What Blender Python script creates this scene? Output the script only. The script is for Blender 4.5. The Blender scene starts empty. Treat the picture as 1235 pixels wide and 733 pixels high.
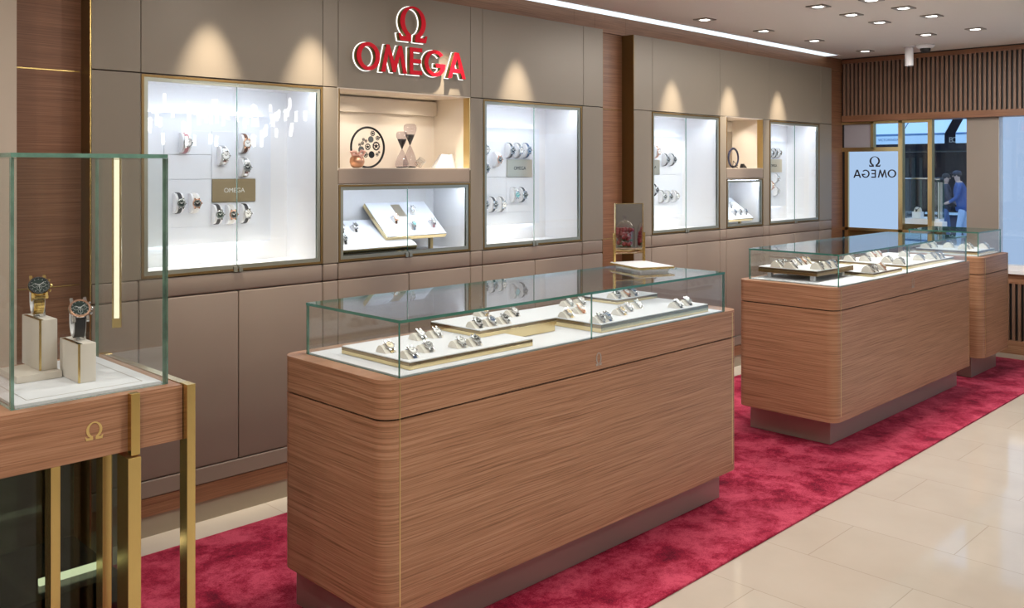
import bpy, bmesh, math, random
from mathutils import Vector, Matrix
random.seed(7)
S2 = math.sqrt(2.0)
F, CX, HY, CZ = 1093.5, 617.5, 203.0, 1.555      # focal length in pixels, centre column, horizon row, eye height (m)
C = bpy.context.scene.collection

# ------------------------------------------------------------------ measuring helpers (photo pixel -> point of the room)
def at(px, py, X=None, Y=None, Z=None):
    a = (px - CX) / F
    if Z is not None: d = (CZ - Z) * F / (py - HY)
    elif Y is not None: d = Y * S2 / (1 - a)
    else: d = X * S2 / (1 + a)
    return Vector((d * (1 + a) / S2, d * (1 - a) / S2, CZ + d * (HY - py) / F))
def xw(px, Y=3.78):
    a = (px - CX) / F
    return Y * (1 + a) / (1 - a)
def yw(px, X):
    a = (px - CX) / F
    return X * (1 - a) / (1 + a)

# ------------------------------------------------------------------ materials
def new_mat(name):
    m = bpy.data.materials.new(name); m.use_nodes = True
    nt = m.node_tree; nt.nodes.clear()
    out = nt.nodes.new('ShaderNodeOutputMaterial')
    return m, nt, out
def N(nt, typ, **kw):
    n = nt.nodes.new(typ)
    for k, v in kw.items():
        if k in n.inputs.keys(): n.inputs[k].default_value = v
        else: setattr(n, k, v)
    return n
def rgba(c): return (c[0], c[1], c[2], 1.0)
def pbr(name, col, rough=.5, metal=0., spec=.5, bump=None, sheen=0., trans=0., emit=None, es=0., coat=0., vary=None):
    m, nt, out = new_mat(name)
    b = N(nt, 'ShaderNodeBsdfPrincipled')
    b.inputs['Base Color'].default_value = rgba(col); b.inputs['Roughness'].default_value = rough
    b.inputs['Metallic'].default_value = metal; b.inputs['Specular IOR Level'].default_value = spec
    b.inputs['Sheen Weight'].default_value = sheen; b.inputs['Transmission Weight'].default_value = trans
    b.inputs['Coat Weight'].default_value = coat
    if emit: b.inputs['Emission Color'].default_value = rgba(emit); b.inputs['Emission Strength'].default_value = es
    tc = N(nt, 'ShaderNodeTexCoord')
    if bump:
        n = N(nt, 'ShaderNodeTexNoise'); n.inputs['Scale'].default_value = bump[0]; n.inputs['Detail'].default_value = 3
        nt.links.new(tc.outputs['Object'], n.inputs['Vector'])
        bp = N(nt, 'ShaderNodeBump'); bp.inputs['Strength'].default_value = bump[1]; bp.inputs['Distance'].default_value = .002
        nt.links.new(n.outputs['Fac'], bp.inputs['Height']); nt.links.new(bp.outputs['Normal'], b.inputs['Normal'])
    if vary:
        n = N(nt, 'ShaderNodeTexNoise'); n.inputs['Scale'].default_value = vary[0]; n.inputs['Detail'].default_value = 4
        nt.links.new(tc.outputs['Object'], n.inputs['Vector'])
        r = N(nt, 'ShaderNodeValToRGB')
        r.color_ramp.elements[0].color = rgba([x * (1 - vary[1]) for x in col]); r.color_ramp.elements[1].color = rgba([min(1, x * (1 + vary[1])) for x in col])
        nt.links.new(n.outputs['Fac'], r.inputs['Fac']); nt.links.new(r.outputs['Color'], b.inputs['Base Color'])
    nt.links.new(b.outputs[0], out.inputs[0])
    return m
def wood(name, dark, mid, light, rough=.42, zs=230., hs=2.6, spec=.35):
    """straight-grained veneer, the grain lying level on every upright face"""
    m, nt, out = new_mat(name)
    b = N(nt, 'ShaderNodeBsdfPrincipled'); b.inputs['Roughness'].default_value = rough; b.inputs['Specular IOR Level'].default_value = spec
    tc = N(nt, 'ShaderNodeTexCoord')
    wob = N(nt, 'ShaderNodeTexNoise'); wob.inputs['Scale'].default_value = 2.2; wob.inputs['Detail'].default_value = 2
    nt.links.new(tc.outputs['Object'], wob.inputs['Vector'])
    sub = N(nt, 'ShaderNodeVectorMath', operation='MULTIPLY_ADD')
    sub.inputs[1].default_value = (0, 0, .014); nt.links.new(wob.outputs['Color'], sub.inputs[0]); nt.links.new(tc.outputs['Object'], sub.inputs[2])
    mp = N(nt, 'ShaderNodeMapping'); mp.inputs['Scale'].default_value = (hs, hs, zs); nt.links.new(sub.outputs[0], mp.inputs['Vector'])
    n1 = N(nt, 'ShaderNodeTexNoise'); n1.inputs['Scale'].default_value = 1.; n1.inputs['Detail'].default_value = 5; n1.inputs['Roughness'].default_value = .65
    nt.links.new(mp.outputs[0], n1.inputs['Vector'])
    r = N(nt, 'ShaderNodeValToRGB'); e = r.color_ramp.elements
    e[0].position = .30; e[0].color = rgba(dark); e[1].position = .66; e[1].color = rgba(light)
    k = e.new(.5); k.color = rgba(mid)
    nt.links.new(n1.outputs['Fac'], r.inputs['Fac']); nt.links.new(r.outputs['Color'], b.inputs['Base Color'])
    bp = N(nt, 'ShaderNodeBump'); bp.inputs['Strength'].default_value = .25; bp.inputs['Distance'].default_value = .001
    nt.links.new(n1.outputs['Fac'], bp.inputs['Height']); nt.links.new(bp.outputs['Normal'], b.inputs['Normal'])
    nt.links.new(b.outputs[0], out.inputs[0])
    return m
def thin_glass(name, tint=(.975, .99, .985), base=.04, gain=.9):
    m, nt, out = new_mat(name)
    lw = N(nt, 'ShaderNodeLayerWeight'); lw.inputs['Blend'].default_value = .5
    pw = N(nt, 'ShaderNodeMath', operation='POWER'); pw.inputs[1].default_value = 5.
    ma = N(nt, 'ShaderNodeMath', operation='MULTIPLY_ADD'); ma.inputs[1].default_value = gain; ma.inputs[2].default_value = base
    nt.links.new(lw.outputs['Facing'], pw.inputs[0]); nt.links.new(pw.outputs[0], ma.inputs[0])
    t = N(nt, 'ShaderNodeBsdfTransparent'); t.inputs['Color'].default_value = rgba(tint)
    g = N(nt, 'ShaderNodeBsdfGlossy'); g.inputs['Roughness'].default_value = 0.0
    mx = N(nt, 'ShaderNodeMixShader')
    nt.links.new(ma.outputs[0], mx.inputs[0]); nt.links.new(t.outputs[0], mx.inputs[1]); nt.links.new(g.outputs[0], mx.inputs[2])
    nt.links.new(mx.outputs[0], out.inputs[0])
    return m
def emis(name, col, s):
    m, nt, out = new_mat(name)
    e = N(nt, 'ShaderNodeEmission'); e.inputs['Color'].default_value = rgba(col); e.inputs['Strength'].default_value = s
    nt.links.new(e.outputs[0], out.inputs[0]); return m
def carpet_mat():
    m, nt, out = new_mat('crimson pile')
    b = N(nt, 'ShaderNodeBsdfPrincipled'); b.inputs['Roughness'].default_value = .85; b.inputs['Specular IOR Level'].default_value = .15
    b.inputs['Sheen Weight'].default_value = .12; b.inputs['Sheen Tint'].default_value = (1, .35, .45, 1); b.inputs['Sheen Roughness'].default_value = .4
    tc = N(nt, 'ShaderNodeTexCoord')
    n1 = N(nt, 'ShaderNodeTexNoise'); n1.inputs['Scale'].default_value = 5.5; n1.inputs['Detail'].default_value = 8; n1.inputs['Roughness'].default_value = .62; n1.inputs['Distortion'].default_value = .4
    n2 = N(nt, 'ShaderNodeTexNoise'); n2.inputs['Scale'].default_value = 190.; n2.inputs['Detail'].default_value = 3
    nt.links.new(tc.outputs['Object'], n1.inputs['Vector']); nt.links.new(tc.outputs['Object'], n2.inputs['Vector'])
    n3 = N(nt, 'ShaderNodeTexNoise'); n3.inputs['Scale'].default_value = 38.; n3.inputs['Detail'].default_value = 5; n3.inputs['Roughness'].default_value = .7
    nt.links.new(tc.outputs['Object'], n3.inputs['Vector'])
    a3 = N(nt, 'ShaderNodeMath', operation='MULTIPLY_ADD'); a3.inputs[1].default_value = .42; a3.inputs[2].default_value = -.21; nt.links.new(n3.outputs['Fac'], a3.inputs[0])
    a4 = N(nt, 'ShaderNodeMath', operation='ADD'); nt.links.new(a3.outputs[0], a4.inputs[0]); nt.links.new(n1.outputs['Fac'], a4.inputs[1])
    ad = N(nt, 'ShaderNodeMath', operation='MULTIPLY_ADD'); ad.inputs[1].default_value = .34; nt.links.new(n2.outputs['Fac'], ad.inputs[0]); nt.links.new(a4.outputs[0], ad.inputs[2])
    r = N(nt, 'ShaderNodeValToRGB'); e = r.color_ramp.elements
    e[0].position = .46; e[0].color = (.125, .003, .017, 1); e[1].position = .80; e[1].color = (.56, .07, .125, 1)
    k = e.new(.60); k.color = (.30, .009, .038, 1)
    nt.links.new(ad.outputs[0], r.inputs['Fac']); nt.links.new(r.outputs['Color'], b.inputs['Base Color'])
    bp = N(nt, 'ShaderNodeBump'); bp.inputs['Strength'].default_value = .6; bp.inputs['Distance'].default_value = .004
    nt.links.new(n2.outputs['Fac'], bp.inputs['Height']); nt.links.new(bp.outputs['Normal'], b.inputs['Normal'])
    nt.links.new(b.outputs[0], out.inputs[0]); return m
def tile_mat():
    m, nt, out = new_mat('cream polished tile')
    b = N(nt, 'ShaderNodeBsdfPrincipled'); b.inputs['Roughness'].default_value = .06; b.inputs['Specular IOR Level'].default_value = 1.0
    tc = N(nt, 'ShaderNodeTexCoord')
    sp = N(nt, 'ShaderNodeSeparateXYZ'); cb = N(nt, 'ShaderNodeCombineXYZ'); nt.links.new(tc.outputs['Object'], sp.inputs[0])
    a1 = N(nt, 'ShaderNodeMath', operation='ADD'); a1.inputs[1].default_value = -1.323 + 8.3
    a2 = N(nt, 'ShaderNodeMath', operation='ADD'); a2.inputs[1].default_value = -3.004 + .418 * 13
    nt.links.new(sp.outputs['Y'], a1.inputs[0]); nt.links.new(sp.outputs['X'], a2.inputs[0])
    nt.links.new(a1.outputs[0], cb.inputs['X']); nt.links.new(a2.outputs[0], cb.inputs['Y'])
    br = N(nt, 'ShaderNodeTexBrick'); br.offset = .5; br.offset_frequency = 2; br.squash = 1
    br.inputs['Scale'].default_value = 1.; br.inputs['Mortar Size'].default_value = .0018; br.inputs['Mortar Smooth'].default_value = 0; br.inputs['Bias'].default_value = -.2
    br.inputs['Brick Width'].default_value = .83; br.inputs['Row Height'].default_value = .418
    br.inputs['Color1'].default_value = (.56, .50, .42, 1); br.inputs['Color2'].default_value = (.585, .525, .445, 1); br.inputs['Mortar'].default_value = (.44, .385, .315, 1)
    nt.links.new(cb.outputs[0], br.inputs['Vector'])
    nz = N(nt, 'ShaderNodeTexNoise'); nz.inputs['Scale'].default_value = 3; nz.inputs['Detail'].default_value = 6
    nt.links.new(tc.outputs['Object'], nz.inputs['Vector'])
    mx = N(nt, 'ShaderNodeMix', data_type='RGBA', blend_type='SOFT_LIGHT'); mx.inputs[0].default_value = .25
    nt.links.new(br.outputs['Color'], mx.inputs[6]); nt.links.new(nz.outputs['Fac'], mx.inputs[7])
    nt.links.new(mx.outputs[2], b.inputs['Base Color'])
    nt.links.new(b.outputs[0], out.inputs[0]); return m

M = {}
M['wood'] = wood('oak veneer', (.185, .085, .041), (.35, .178, .098), (.44, .243, .145))
M['wood_wall'] = wood('red oak wall veneer', (.125, .052, .026), (.205, .094, .048), (.27, .132, .072))
M['wood_slat'] = pbr('oak slat', (.20, .115, .075), .5, vary=(9, .2))
M['taupe'] = pbr('satin taupe panel', (.20, .168, .128), .40, .12, .4, bump=(600, .05))
M['leather'] = pbr('taupe leather', (.200, .158, .126), .45, 0, .4, bump=(420, .22))
M['kick'] = pbr('beige skirting', (.34, .29, .22), .25, .3)
M['bronze'] = pbr('brushed bronze plinth', (.36, .32, .27), .34, .5, bump=(90, .06))
M['gold'] = pbr('polished brass', (.72, .53, .20), .24, 1.)
M['gold_leg'] = pbr('brushed brass leg', (.68, .51, .20), .27, .92)
M['gold_print'] = pbr('gold inlay', (.62, .45, .17), .4, .3)
M['gold_satin'] = pbr('satin brass', (.66, .50, .24), .3, 1.)
M['gold_pale'] = pbr('pale champagne metal', (.74, .60, .34), .20, 1.)
M['tray_bronze'] = pbr('bronze tray edge', (.30, .23, .14), .18, 1.)
M['bronze_dark'] = pbr('dark brass return', (.20, .125, .045), .35, .8)
M['frame'] = pbr('olive grey door frame', (.30, .31, .26), .28, .7)
M['black'] = pbr('black', (.012, .012, .012), .5)
M['groove'] = pbr('dark shadow joint', (.02, .015, .012), .8)
M['white'] = pbr('white lacquer', (.80, .80, .82), .4)
M['cool_white'] = pbr('cool white fabric board', (.74, .77, .84), .6, bump=(900, .1))
M['niche_white'] = pbr('niche white', (.80, .795, .81), .6)
M['niche_cream'] = pbr('niche cream', (.74, .67, .58), .6)
M['suede'] = pbr('ivory suede', (.66, .60, .52), .9, sheen=.3, bump=(700, .2))
M['cuff_ivory'] = pbr('ivory cuff', (.74, .70, .63), .8, sheen=.2)
M['deck'] = pbr('white showcase deck', (.80, .82, .86), .5)
M['glass'] = thin_glass('clear glass')
M['glass_soft'] = thin_glass('anti-glare cabinet glass', base=.018, gain=.6)
M['rim'] = pbr('green glass edge', (.05, .20, .15), .08, 0, .6, trans=.35)
M['rim_pale'] = pbr('pale green glass edge', (.17, .34, .27), .06, 0, .8, trans=.45, vary=(22, .75))  # mottled lighter and darker to imitate reflections inside the glass edge
M['smoke'] = thin_glass('smoked glass', (.44, .50, .45), .04)
M['ceil'] = pbr('matt ceiling paint', (.72, .68, .62), .8)
M['wall_paint'] = pbr('beige wall paint', (.46, .39, .31), .7)
M['wall_dark'] = pbr('dark taupe wall', (.13, .115, .10), .6)
M['column'] = pbr('taupe column', (.24, .20, .165), .6)
M['blank'] = pbr('pale mauve panel', (.33, .31, .34), .6)
M['red'] = pbr('red acrylic', (.52, .004, .016), .5, 0, .15, emit=(.85, .008, .03), es=.06)
M['olive'] = pbr('gold-olive letter side', (.22, .17, .06), .35, .8)
M['halo'] = emis('white halo acrylic', (1, .98, .94), 1.6)
M['led_cool'] = emis('cool led', (.80, .88, 1.0), 26.)
M['led_board'] = emis('cool led board edge', (.82, .89, 1.0), 9.)
M['led_warm'] = emis('warm led', (1., .86, .68), 5.)
M['led_strip'] = emis('cove led', (.84, .94, 1.0), 1.25)
M['reflected_bar'] = emis('added reflection glow', (1., .88, .62), 1.6)
M['led_rail'] = emis('warm light rail', (1., .90, .66), 3.)
M['lens'] = emis('downlight lens', (1, .97, .92), 5.)
M['steel'] = pbr('steel', (.62, .63, .64), .2, 1.)
M['rosegold'] = pbr('rose gold', (.80, .48, .34), .22, 1.)
M['black_leather'] = pbr('black leather strap', (.02, .02, .024), .5)
M['blue_leather'] = pbr('blue strap', (.03, .07, .17), .5)
M['brown_leather'] = pbr('brown strap', (.13, .055, .03), .5)
M['grey_strap'] = pbr('grey strap', (.19, .19, .19), .5)
M['pink_strap'] = pbr('pink strap', (.52, .25, .28), .5)
M['white_strap'] = pbr('white strap', (.72, .70, .68), .5)
M['dial_w'] = pbr('white dial', (.80, .80, .80), .25)
M['dial_k'] = pbr('black dial', (.015, .018, .02), .2)
M['dial_b'] = pbr('blue dial', (.03, .08, .17), .2)
M['dial_g'] = pbr('dark green dial', (.012, .026, .022), .5, 0, .2)
M['dial_gold'] = pbr('champagne dial', (.68, .52, .28), .25)
M['dial_teal'] = pbr('teal dial', (.10, .36, .38), .25)
M['mark_dim'] = pbr('soft marker', (.42, .43, .43), .35)
M['mark'] = pbr('bright marker', (.8, .8, .78), .3)
M['carpet'] = carpet_mat(); M['tile'] = tile_mat()
M['plaque'] = pbr('bronze plaque', (.30, .235, .14), .4, .55)
M['plaque_gold'] = pbr('champagne plaque', (.62, .55, .42), .3, .8)
M['mirror'] = pbr('mirror', (.8, .8, .8), .01, 1.)

# ------------------------------------------------------------------ mesh builder
class MB:
    def __init__(s): s.bm = bmesh.new()
    def quadbox(s, p, mi=0):
        v = [s.bm.verts.new(q) for q in p]
        for f in ((0, 3, 2, 1), (4, 5, 6, 7), (0, 1, 5, 4), (1, 2, 6, 5), (2, 3, 7, 6), (3, 0, 4, 7)):
            fc = s.bm.faces.new([v[i] for i in f]); fc.material_index = mi
        return s
    def box(s, x0, x1, y0, y1, z0, z1, mi=0, bev=0., seg=2):
        if bev <= 0:
            return s.quadbox([(x0, y0, z0), (x1, y0, z0), (x1, y1, z0), (x0, y1, z0), (x0, y0, z1), (x1, y0, z1), (x1, y1, z1), (x0, y1, z1)], mi)
        t = bmesh.new(); bmesh.ops.create_cube(t, size=1.)
        for v in t.verts: v.co = Vector(((x0 + x1) / 2 + v.co.x * (x1 - x0), (y0 + y1) / 2 + v.co.y * (y1 - y0), (z0 + z1) / 2 + v.co.z * (z1 - z0)))
        bmesh.ops.bevel(t, geom=t.edges[:], offset=bev, segments=seg, affect='EDGES', profile=.5)
        return s.merge(t, mi)
    def merge(s, t, mi=None):
        mp = {}
        for v in t.verts: mp[v] = s.bm.verts.new(v.co)
        for f in t.faces:
            try: g = s.bm.faces.new([mp[v] for v in f.verts])
            except ValueError: continue
            g.material_index = f.material_index if mi is None else mi; g.smooth = f.smooth
        t.free(); return s
    def prism(s, poly, fn, h0, h1, mi=0, side=None):
        """poly: 2-D outline; fn(u, v, h) -> point"""
        n = len(poly); a = [s.bm.verts.new(fn(u, v, h0)) for u, v in poly]; b = [s.bm.verts.new(fn(u, v, h1)) for u, v in poly]
        f1 = s.bm.faces.new(a[::-1]); f2 = s.bm.faces.new(b); f1.material_index = f2.material_index = mi
        for i in range(n):
            f = s.bm.faces.new([a[i], a[(i + 1) % n], b[(i + 1) % n], b[i]]); f.material_index = mi if side is None else side
        return s
    def ring(s, x0, x1, z0, z1, w, y0, y1, mi=0, bev=0.):
        s.box(x0, x1, y0, y1, z0, z0 + w, mi, bev); s.box(x0, x1, y0, y1, z1 - w, z1, mi, bev)
        s.box(x0, x0 + w, y0, y1, z0 + w, z1 - w, mi, bev); s.box(x1 - w, x1, y0, y1, z0 + w, z1 - w, mi, bev); return s
    def lathe(s, prof, c=(0, 0, 0), n=24, axis=(0, 0, 1), mi=0, mis=None):
        ax = Vector(axis).normalized(); u = ax.orthogonal().normalized(); w = ax.cross(u); c = Vector(c); rows = []
        for r, h in prof:
            if r < 1e-6: rows.append([s.bm.verts.new(c + ax * h)])
            else: rows.append([s.bm.verts.new(c + ax * h + (u * math.cos(t) + w * math.sin(t)) * r) for t in [2 * math.pi * i / n for i in range(n)]])
        for k in range(len(rows) - 1):
            A, B = rows[k], rows[k + 1]; m_ = mis[k] if mis else mi
            for i in range(n):
                j = (i + 1) % n
                vs = [A[0], B[j], B[i]] if len(A) == 1 and len(B) > 1 else [A[i], A[j], B[0]] if len(B) == 1 and len(A) > 1 else [A[i], A[j], B[j], B[i]]
                try: f = s.bm.faces.new(vs); f.material_index = m_; f.smooth = True
                except ValueError: pass
        return s
    def tube(s, pts, r, n=8, closed=False, mi=0):
        pts = [Vector(p) for p in pts]; rows = []; m = len(pts)
        for i, p in enumerate(pts):
            t = (pts[(i + 1) % m] - pts[i - 1]) if closed else (pts[min(i + 1, m - 1)] - pts[max(i - 1, 0)])
            t.normalize(); u = t.orthogonal().normalized() if not rows else (u - t * u.dot(t)).normalized(); w = t.cross(u)
            rr = r[i] if isinstance(r, (list, tuple)) else r
            rows.append([s.bm.verts.new(p + (u * math.cos(a) + w * math.sin(a)) * rr) for a in [2 * math.pi * k / n for k in range(n)]])
        for i in range(m if closed else m - 1):
            A, B = rows[i], rows[(i + 1) % m]
            for k in range(n):
                f = s.bm.faces.new([A[k], A[(k + 1) % n], B[(k + 1) % n], B[k]]); f.smooth = True; f.material_index = mi
        if not closed:
            for R in (rows[0][::-1], rows[-1]):
                f = s.bm.faces.new(R); f.material_index = mi
        return s
    def sphere(s, c, r, sc=(1, 1, 1), mi=0, n=16):
        t = bmesh.new(); bmesh.ops.create_uvsphere(t, u_segments=n, v_segments=max(6, n // 2), radius=r)
        for v in t.verts: v.co = Vector((v.co.x * sc[0] + c[0], v.co.y * sc[1] + c[1], v.co.z * sc[2] + c[2]))
        for f in t.faces: f.smooth = True
        return s.merge(t, mi)
    def xf(s, mtx):
        for v in s.bm.verts: v.co = mtx @ v.co
        return s
    def build(s, name, mats, parent=None, label=None, smooth=None):
        bmesh.ops.recalc_face_normals(s.bm, faces=s.bm.faces[:])
        me = bpy.data.meshes.new(name); s.bm.to_mesh(me); s.bm.free()
        for m in (mats if isinstance(mats, (list, tuple)) else [mats]): me.materials.append(M[m] if isinstance(m, str) else m)
        if smooth:
            for p in me.polygons: p.use_smooth = True
            me.set_sharp_from_angle(angle=math.radians(smooth))
        return link(name, me, parent, label)
def link(name, me, parent=None, label=None):
    o = bpy.data.objects.new(name, me); C.objects.link(o)
    if parent is not None:
        o.parent = parent
        r = parent
        while r.parent is not None: r = r.parent
        if not r.get('_local'): me.transform(Matrix.Translation(-r.location))
    if label: o['label'] = label
    return o
def B(name, mats, parent, *a, **k):
    lab = k.pop('label', None); sm = k.pop('smooth', None)
    return MB().box(*a, **k).build(name, mats, parent, lab, sm)
def thing(name, label, cat, loc=(0, 0, 0), group=None, local=False):
    o = bpy.data.objects.new(name, None); C.objects.link(o); o.location = loc; o.empty_display_size = .05
    o['label'] = label; o['category'] = cat
    if group: o['group'] = group
    if local: o['_local'] = 1
    return o
def tag(o, label, cat, group=None):
    o['label'] = label; o['category'] = cat
    if group: o['group'] = group
    return o
def struct(o): o['kind'] = 'structure'; return o
def dup(root, loc=None, rz=None):
    r = root.copy(); C.objects.link(r)
    if loc is not None: r.location = loc
    if rz is not None: r.rotation_euler[2] = rz
    for ch in root.children:
        c = ch.copy(); C.objects.link(c); c.parent = r
        for g in ch.children:
            d = g.copy(); C.objects.link(d); d.parent = c
    return r
def pane(name, parent, x0, x1, y0, y1, z0, z1, mats=('glass', 'rim'), label=None):
    """a sheet of glass with its cut edges in slot 1"""
    b = MB().box(x0, x1, y0, y1, z0, z1)
    d = [x1 - x0, y1 - y0, z1 - z0]; ax = d.index(min(d)); b.bm.normal_update()
    for f in b.bm.faces: f.material_index = 0 if abs(f.normal[ax]) > .5 else 1
    return b.build(name, list(mats), parent, label)

# ------------------------------------------------------------------ glyphs
def ell(cx, cy, rx, ry, a0, a1, n=40):
    return [(cx + rx * math.cos(math.radians(a0 + (a1 - a0) * i / n)), cy + ry * math.sin(math.radians(a0 + (a1 - a0) * i / n))) for i in range(n + 1)]
GL = {
 'O': [ell(.5, .5, .5, .5, 0, 351), ell(.5, .5, .315, .37, 0, 351)],
 'M': [[(0, 0), (.20, 1), (.315, 1), (.5, .40), (.685, 1), (.80, 1), (1, 0), (.85, 0), (.725, .66), (.555, .02), (.445, .02), (.275, .66), (.15, 0)]],
 'E': [[(0, 0), (1, 0), (1, .15), (.27, .15), (.27, .43), (.92, .43), (.92, .58), (.27, .58), (.27, .85), (1, .85), (1, 1), (0, 1)]],
 'G': [ell(.5, .5, .5, .5, 42, 338) + [(1., .49), (.54, .49), (.54, .35), (.76, .35)] + ell(.5, .5, .33, .37, 318, 42)],
 'A': [[(0, 0), (.39, 1), (.61, 1), (1, 0), (.81, 0), (.72, .22), (.28, .22), (.19, 0)], [(.335, .37), (.665, .37), (.5, .79)]],
 'W': [[(.06, 0), (.43, 0), (.43, .10)] + ell(.5, .565, .285, .375, 252, -72) + [(.57, .10), (.57, 0), (.94, 0), (.985, .20), (.93, .20), (.89, .13), (.73, .13)]
       + ell(.5, .545, .435, .455, -55, 235) + [(.27, .13), (.11, .13), (.07, .20), (.015, .20)]],
}
def flat_mesh(splines, w, h, ext, offset=0., mirror=False):
    cu = bpy.data.curves.new('g', 'CURVE'); cu.dimensions = '2D'; cu.fill_mode = 'BOTH'; cu.extrude = ext / 2; cu.offset = offset
    for pts in splines:
        sp = cu.splines.new('POLY'); sp.points.add(len(pts) - 1); sp.use_cyclic_u = True
        for p, (u, v) in zip(sp.points, pts): p.co = ((1 - u if mirror else u) * w, v * h, 0, 1)
    o = bpy.data.objects.new('g', cu); C.objects.link(o); bpy.context.view_layer.update()
    me = bpy.data.meshes.new_from_object(o.evaluated_get(bpy.context.evaluated_depsgraph_get()))
    bpy.data.objects.remove(o); bpy.data.curves.remove(cu); return me
def text_mesh(body, size, ext=.001, mirror=False):
    cu = bpy.data.curves.new('t', 'FONT'); cu.body = body; cu.size = size; cu.extrude = ext / 2; cu.align_x = 'CENTER'; cu.align_y = 'CENTER'
    o = bpy.data.objects.new('t', cu); C.objects.link(o); bpy.context.view_layer.update()
    me = bpy.data.meshes.new_from_object(o.evaluated_get(bpy.context.evaluated_depsgraph_get()))
    bpy.data.objects.remove(o); bpy.data.curves.remove(cu)
    if mirror: me.transform(Matrix.Scale(-1, 4, (1, 0, 0))); me.flip_normals()
    return me
FRONT = Matrix(((1, 0, 0, 0), (0, 0, -1, 0), (0, 1, 0, 0), (0, 0, 0, 1)))      # glyph plane -> facing -Y
FARW = Matrix(((0, 0, -1, 0), (-1, 0, 0, 0), (0, 1, 0, 0), (0, 0, 0, 1)))      # glyph plane -> facing -X (read from inside the shop)
def put(me, name, mat, mtx, parent=None, label=None):
    me.materials.clear(); me.materials.append(M[mat] if isinstance(mat, str) else mat); me.transform(mtx); me.name = name
    return link(name, me, parent, label)

def area(name, loc, size, power, col, rot=(0, 0, 0), shape='DISK', sy=None, spread=None):
    l = bpy.data.lights.new(name, 'AREA'); l.energy = power; l.color = col; l.shape = shape; l.size = size
    if sy: l.size_y = sy
    if spread: l.spread = spread
    o = bpy.data.objects.new(name, l); C.objects.link(o); o.location = loc; o.rotation_euler = rot; return o
def spot(name, loc, target, power, ang, blend, col, r=.03):
    l = bpy.data.lights.new(name, 'SPOT'); l.energy = power; l.spot_size = math.radians(ang); l.spot_blend = blend; l.color = col; l.shadow_soft_size = r
    o = bpy.data.objects.new(name, l); C.objects.link(o); o.location = loc; o.rotation_euler = (Vector(target) - Vector(loc)).to_track_quat('-Z', 'Y').to_euler(); return o

# ================================================================== the setting
ZC = 2.59
struct(B('floor', 'tile', None, -1.5, 8.75, -3., 4.2, -.06, 0))
struct(B('ceiling', 'ceil', None, -1.5, 8.75, -3., 4.2, ZC + .0, ZC + .1))
struct(B('wall_back', 'wall_paint', None, -1.5, 8.75, 4.16, 4.25, 0, ZC))
struct(B('wall_left', 'wall_paint', None, -1.6, -1.5, -3., 4.2, 0, ZC))
struct(B('wall_front', 'wall_dark', None, -1.5, 8.75, -3.1, -3., 0, ZC))
XL1, XR1 = xw(110), xw(727.3); XL2, XR2 = xw(764.6), xw(1003)
ZT, ZS, ZB, ZD = 2.466, 1.955, 1.088, 1.002
YF, YB = 3.78, 3.88
XF = 8.28
# oak cladding round the showcases
def clad(name, x0, x1, z0, z1, y0=YB):
    return struct(B(name, 'wood_wall', None, x0, x1, y0, 4.16, z0, z1))
clad('trim_1', 1.115, XL1, 0, ZT); clad('trim_2', XR1, XL2, 0, ZT); clad('trim_3', XR2, XF + .05, 0, ZT)
f_ = MB(); xs = [-.2, xw(300, YB), xw(515, YB), xw(691, YB), xw(716, YB), xw(753, YB), xw(900, YB), XF + .05]
for a, b in zip(xs[:-1], xs[1:]): f_.box(a + .0008, b - .0008, YB - .012, 4.16, ZT + .001, ZC - .001)
struct(f_.build('trim_4', 'wood_wall'))
# thin brass lines let into the cladding
ln = MB().box(1.115, XL1 - .01, YB - .002, YB + .004, 1.948, 1.953).box(1.115, XL1 - .01, YB - .002, YB + .004, 1.077, 1.082)
ln.box(XR1 + .002, XL2 - .012, YB - .002, YB + .004, 1.953, 1.956).box(XR1 + .002, XL2 - .012, YB - .002, YB + .004, 1.077, 1.080)
struct(ln.build('trim_5', 'gold'))
struct(B('pillar', 'wall_paint', None, -.1, 1.115, 3.80, 4.16, 0, ZC))
# luminous cove strip along the top of the oak wall
cv = thing('cove_light', 'long slim white light strip in the ceiling along the oak wall', 'light', (4, 3.79, ZC - .004))
B('diffuser', 'led_strip', cv, -.2, 7.95, 3.735, 3.866, ZC - .004, ZC - .0005)
B('edge_trim', 'ceil', cv, -.2, 7.97, 3.722, 3.735, ZC - .006, ZC - .0005)
# carpet
cp = MB().box(-.9, 8.08, 1.926, 3.597, 0.0, .011, bev=.004)
tag(cp.build('carpet', 'carpet', None, smooth=40), 'crimson red mottled carpet runner under the display counters', 'carpet')

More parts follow.
